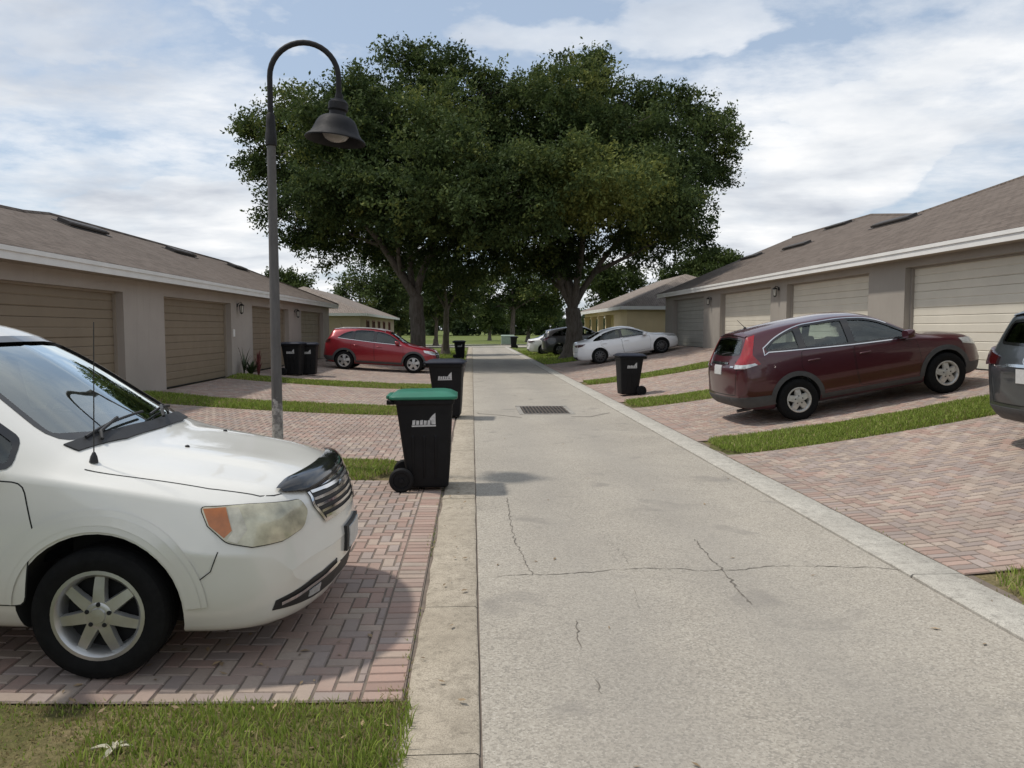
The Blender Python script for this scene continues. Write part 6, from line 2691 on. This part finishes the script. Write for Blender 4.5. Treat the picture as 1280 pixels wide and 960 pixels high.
def street_lamp():
    x, y = -2.36, 9.3
    z0 = g(x, y)
    root = empty('street_lamp', (x, y, z0))
    tag(root, 'tall grey lamp post with a gooseneck arm and a dark bell shade', 'street lamp')
    t = NT('weathered_post')
    p = t.coord()
    sx = t.n('ShaderNodeSeparateXYZ')
    t.l(p, sx.inputs[0])
    base = t.ramp(t.noise(t.mapping(p, (1, 1, .3)), 9, 6, .65), [(.3, (.075, .070, .067)), (.7, (.125, .119, .114))])
    # paint peels off the foot of the post
    peel = t.math('ADD', t.math('MULTIPLY', sx.outputs[2], .5), t.math('MULTIPLY', t.noise(p, 10, 5, .6), .45))
    fl = t.ramp(peel, [(.36, 0.0), (.40, 1.0), (.62, 1.0), (.635, 0.0)])
    spots = t.ramp(t.noise(p, 13, 6, .7), [(.42, .2), (.55, 1.0)])
    c = t.mix(t.math('MULTIPLY', fl, spots), base, (.40, .38, .35))
    t.set(base=c, rough=.7)
    m = MB()
    m.lathe([(.115, -.05), (.115, .03), (.095, .05), (.074, .10), (.066, .2), (.049, 4.02), (.0, 4.02)], 20, 'z')
    m.build('post', t.m, root, smooth=40)
    M_dk = simple('lamp_dark_metal', (.018, .017, .018), .65, spec=.25, var=.2)
    M_sh = simple('lamp_shade_metal', (.014, .014, .016), .65, spec=.2, var=.25)
    top = 4.02
    m = MB()
    m.lathe([(.056, top - .16), (.066, top - .15), (.066, top - .02), (.060, top), (.054, top + .10), (.048, top + .20), (.036, top + .22)], 18, 'z')
    m.build('collar', M_dk, root, smooth=40)
    Rr = .400
    zc2 = 5.10 - z0 - Rr
    pts = [(0, 0, top - .05), (0, 0, top + .3), (0, 0, zc2 - .05)]
    for k in range(0, 19):
        a = math.pi - math.pi * k / 18
        pts.append((Rr + Rr * math.cos(a), 0, zc2 + Rr * math.sin(a) * 1.0))
    pts += [(2 * Rr, 0, zc2 - .12), (2 * Rr, 0, zc2 - .30)]
    m = MB()
    m.tube(pts, .033, 12)
    m.build('arm', M_dk, root, smooth=50)
    # head hangs a little out of plumb
    hz = 4.46 - z0
    M = Matrix.Translation((2 * Rr, 0, hz)) @ Matrix.Rotation(R(6), 4, 'Y')
    m = MB()
    m.lathe([(0, .06), (.045, .055), (.05, .0), (.085, -.015), (.115, -.05), (.115, -.13), (.095, -.15), (.10, -.19), (.12, -.215), (0, -.215)], 28, 'z')
    m.v = [tuple(M @ Vector(q)) for q in m.v]
    m.build('lamp_cap', M_dk, root, smooth=35)
    m = MB()
    pr = [(.10, -.20), (.160, -.212), (.205, -.24), (.235, -.285), (.258, -.34), (.278, -.39), (.305, -.43), (.345, -.462), (.356, -.478), (.353, -.49), (.330, -.476), (.295, -.44), (.265, -.39), (.245, -.34), (.220, -.285), (.185, -.245), (.0, -.225)]
    m.lathe(pr, 40, 'z')
    m.v = [tuple(M @ Vector(q)) for q in m.v]
    m.build('lamp_shade', M_sh, root, smooth=45)
    m = MB()
    m.lathe([(.15, -.30), (.165, -.36), (.16, -.42), (.12, -.47), (.06, -.495), (0, -.50)], 28, 'z')
    m.v = [tuple(M @ Vector(q)) for q in m.v]
    m.build('lamp_bulb', simple('lamp_lens', (.22, .21, .20), .25, var=.1), root, smooth=50)


street_lamp()

# ------------------------------------------------------------------ storm drain in the lane


def drain():
    x0, x1, y0, y1 = 1.07, 2.03, 15.55, 16.95
    root = empty('storm_drain', ((x0 + x1) / 2, (y0 + y1) / 2, 0))
    tag(root, 'rusty iron storm drain grate set in the middle of the lane', 'drain')
    cx, cy = (x0 + x1) / 2, (y0 + y1) / 2
    w, d = (x1 - x0) / 2, (y1 - y0) / 2
    M_iron = simple('rusty_iron', (.085, .068, .055), .8, var=.4, vscale=18, bump=.3)
    M_con = mat_concrete('drain_concrete', (.30, .28, .25), (.40, .38, .34), (.16, .15, .14))
    m = MB()
    m.box(-w, w, -d, d, .003, .0055)  # flat dark plate stands in for the shade of an open pit
    m.build('pit_shade_plate', M_slab, root)
    m = MB()
    e = .10
    m.box(-w - e, w + e, d + .002, d + e + .10, -.02, .016)
    m.box(-w - e, w + e, -d - e, -d - .002, -.02, .007)
    m.box(-w - e, -w - .002, -d, d, -.02, .008)
    m.box(w + .002, w + e, -d, d, -.02, .008)
    m.build('concrete_frame', M_con, root, bevel=.003)
    m = MB()
    for k in range(13):
        x = -w + .03 + (2 * w - .06) * k / 12
        m.box(x - .013, x + .013, -d + .001, d - .001, .0056, .017)
    for yv in (-d + .02, -.24, .24, d - .02):
        m.box(-w + .002, w - .002, yv - .02, yv + .02, .0057, .0155)
    m.build('grate', M_iron, root)


drain()
# open transverse joint running out from the drain
mb_ = MB()
for px in ([(597, 517), (625, 519), (652, 522)], [(714, 521), (738, 521), (762, 516)]):
    P_ = [Vector((*gp(a, b), .003)) for a, b in px]
    v_ = []
    for q_ in P_:
        v_ += [q_ + Vector((0, .03, 0)), q_ - Vector((0, .03, 0))]
    mb_.add(v_, [(0, 1, 3, 2), (2, 3, 5, 4)])
tag(mb_.build('pavement_crack', M_crack, fixn=False), kind='structure')

# ------------------------------------------------------------------ planting by the garage pier


def spiky_plant():
    x, y = -6.62, 23.2
    base = Vector((x, y, g(x, y) - .02))
    root = empty('spiky_plant', base)
    tag(root, 'spiky dark plant with a reddish spear at the foot of the garage pier', 'plant')
    rr = random.Random(3)
    Mg = simple('plant_leaf', (.040, .060, .022), .6, var=.35, vscale=9)
    Mr = simple('plant_leaf_red', (.13, .030, .030), .6, var=.3, vscale=9)

    def tuft(mb, n, h, spread, c, wid=.05):
        for i in range(n):
            a = rr.uniform(0, 2 * math.pi)
            l = h * rr.uniform(.6, 1.1)
            s_ = spread * rr.uniform(.3, 1)
            dx, dy = math.cos(a), math.sin(a)
            px, py = -dy * wid / 2, dx * wid / 2
            pts = []
            for k in range(5):
                t = k / 4
                w = (1 - t) ** .7 * (.4 + 1.2 * min(t * 3, 1)) if t < 1 else .02
                cc = Vector(c) + Vector((dx * s_ * t * t, dy * s_ * t * t, l * t * (1 - .25 * t * s_)))
                pts += [cc + Vector((px * w, py * w, 0)), cc - Vector((px * w, py * w, 0))]
            mb.add(pts, [(2 * k, 2 * k + 1, 2 * k + 3, 2 * k + 2) for k in range(4)])
    m = MB()
    tuft(m, 46, .50, .42, (.0, -.05, 0), .07)
    tuft(m, 14, .95, .35, (-.22, .0, 0), .035)
    m.build('foliage', Mg, root, fixn=False)
    m = MB()
    tuft(m, 12, .78, .16, (.22, -.05, 0), .075)
    m.build('red_foliage', Mr, root, fixn=False)


spiky_plant()


def dry_leaf():
    x, y = gp(143, 938, .06)
    root_z = g(x, y) + .040
    m = MB()
    rr = random.Random(8)
    for a, l, w in ((R(110), .055, .020), (R(178), .095, .022), (R(15), .075, .022), (R(265), .080, .024), (R(62), .060, .018)):
        d = Vector((math.cos(a), math.sin(a), 0))
        n_ = Vector((-d.y, d.x, 0))
        v = []
        for k in range(6):
            t = k / 5
            ww = w * math.sin(math.pi * min(.97, t * .85 + .12)) * (1 if k < 5 else .3)
            c = d * l * t + Vector((0, 0, .012 * math.sin(math.pi * t) + rr.uniform(0, .010)))
            v += [c + n_ * ww * .5 + Vector((0, 0, .008)), c, c - n_ * ww * .5 + Vector((0, 0, .010))]
        f = []
        for k in range(5):
            f += [(3 * k, 3 * k + 1, 3 * k + 4, 3 * k + 3), (3 * k + 1, 3 * k + 2, 3 * k + 5, 3 * k + 4)]
        m.add(v, f)
    o = m.build('dried_leaf', simple('pale_dried_leaf', (.52, .49, .38), .8, var=.15, vscale=20), None, smooth=60, fixn=False)
    o.location = (x, y, root_z)
    tag(o, 'pale dried five fingered leaf lying on the near left grass', 'leaf')


dry_leaf()


def utility_box():
    o = Vector((3.9, 83.0, 0))
    root = empty('utility_cabinet', o)
    tag(root, 'pale green utility cabinet across the street at the end of the lane', 'cabinet')
    Mx = simple('cabinet_paint', (.26, .33, .27), .5)
    m = MB()
    m.box(-.75, .75, -.5, .5, -.05, .12)
    m.build('plinth', M_sidewalk, root)
    m = MB()
    m.box(-.7, .7, -.45, .45, .121, .95)
    m.add([(-.74, -.50, .951), (.74, -.50, .951), (.74, .47, .951), (-.74, .47, .951), (-.72, -.46, 1.02), (.72, -.46, 1.02), (.72, .45, 1.10), (-.72, .45, 1.10)],
          [(0, 1, 5, 4), (1, 2, 6, 5), (2, 3, 7, 6), (3, 0, 4, 7), (4, 5, 6, 7), (3, 2, 1, 0)])
    m.build('cabinet', Mx, root, bevel=.015)


utility_box()
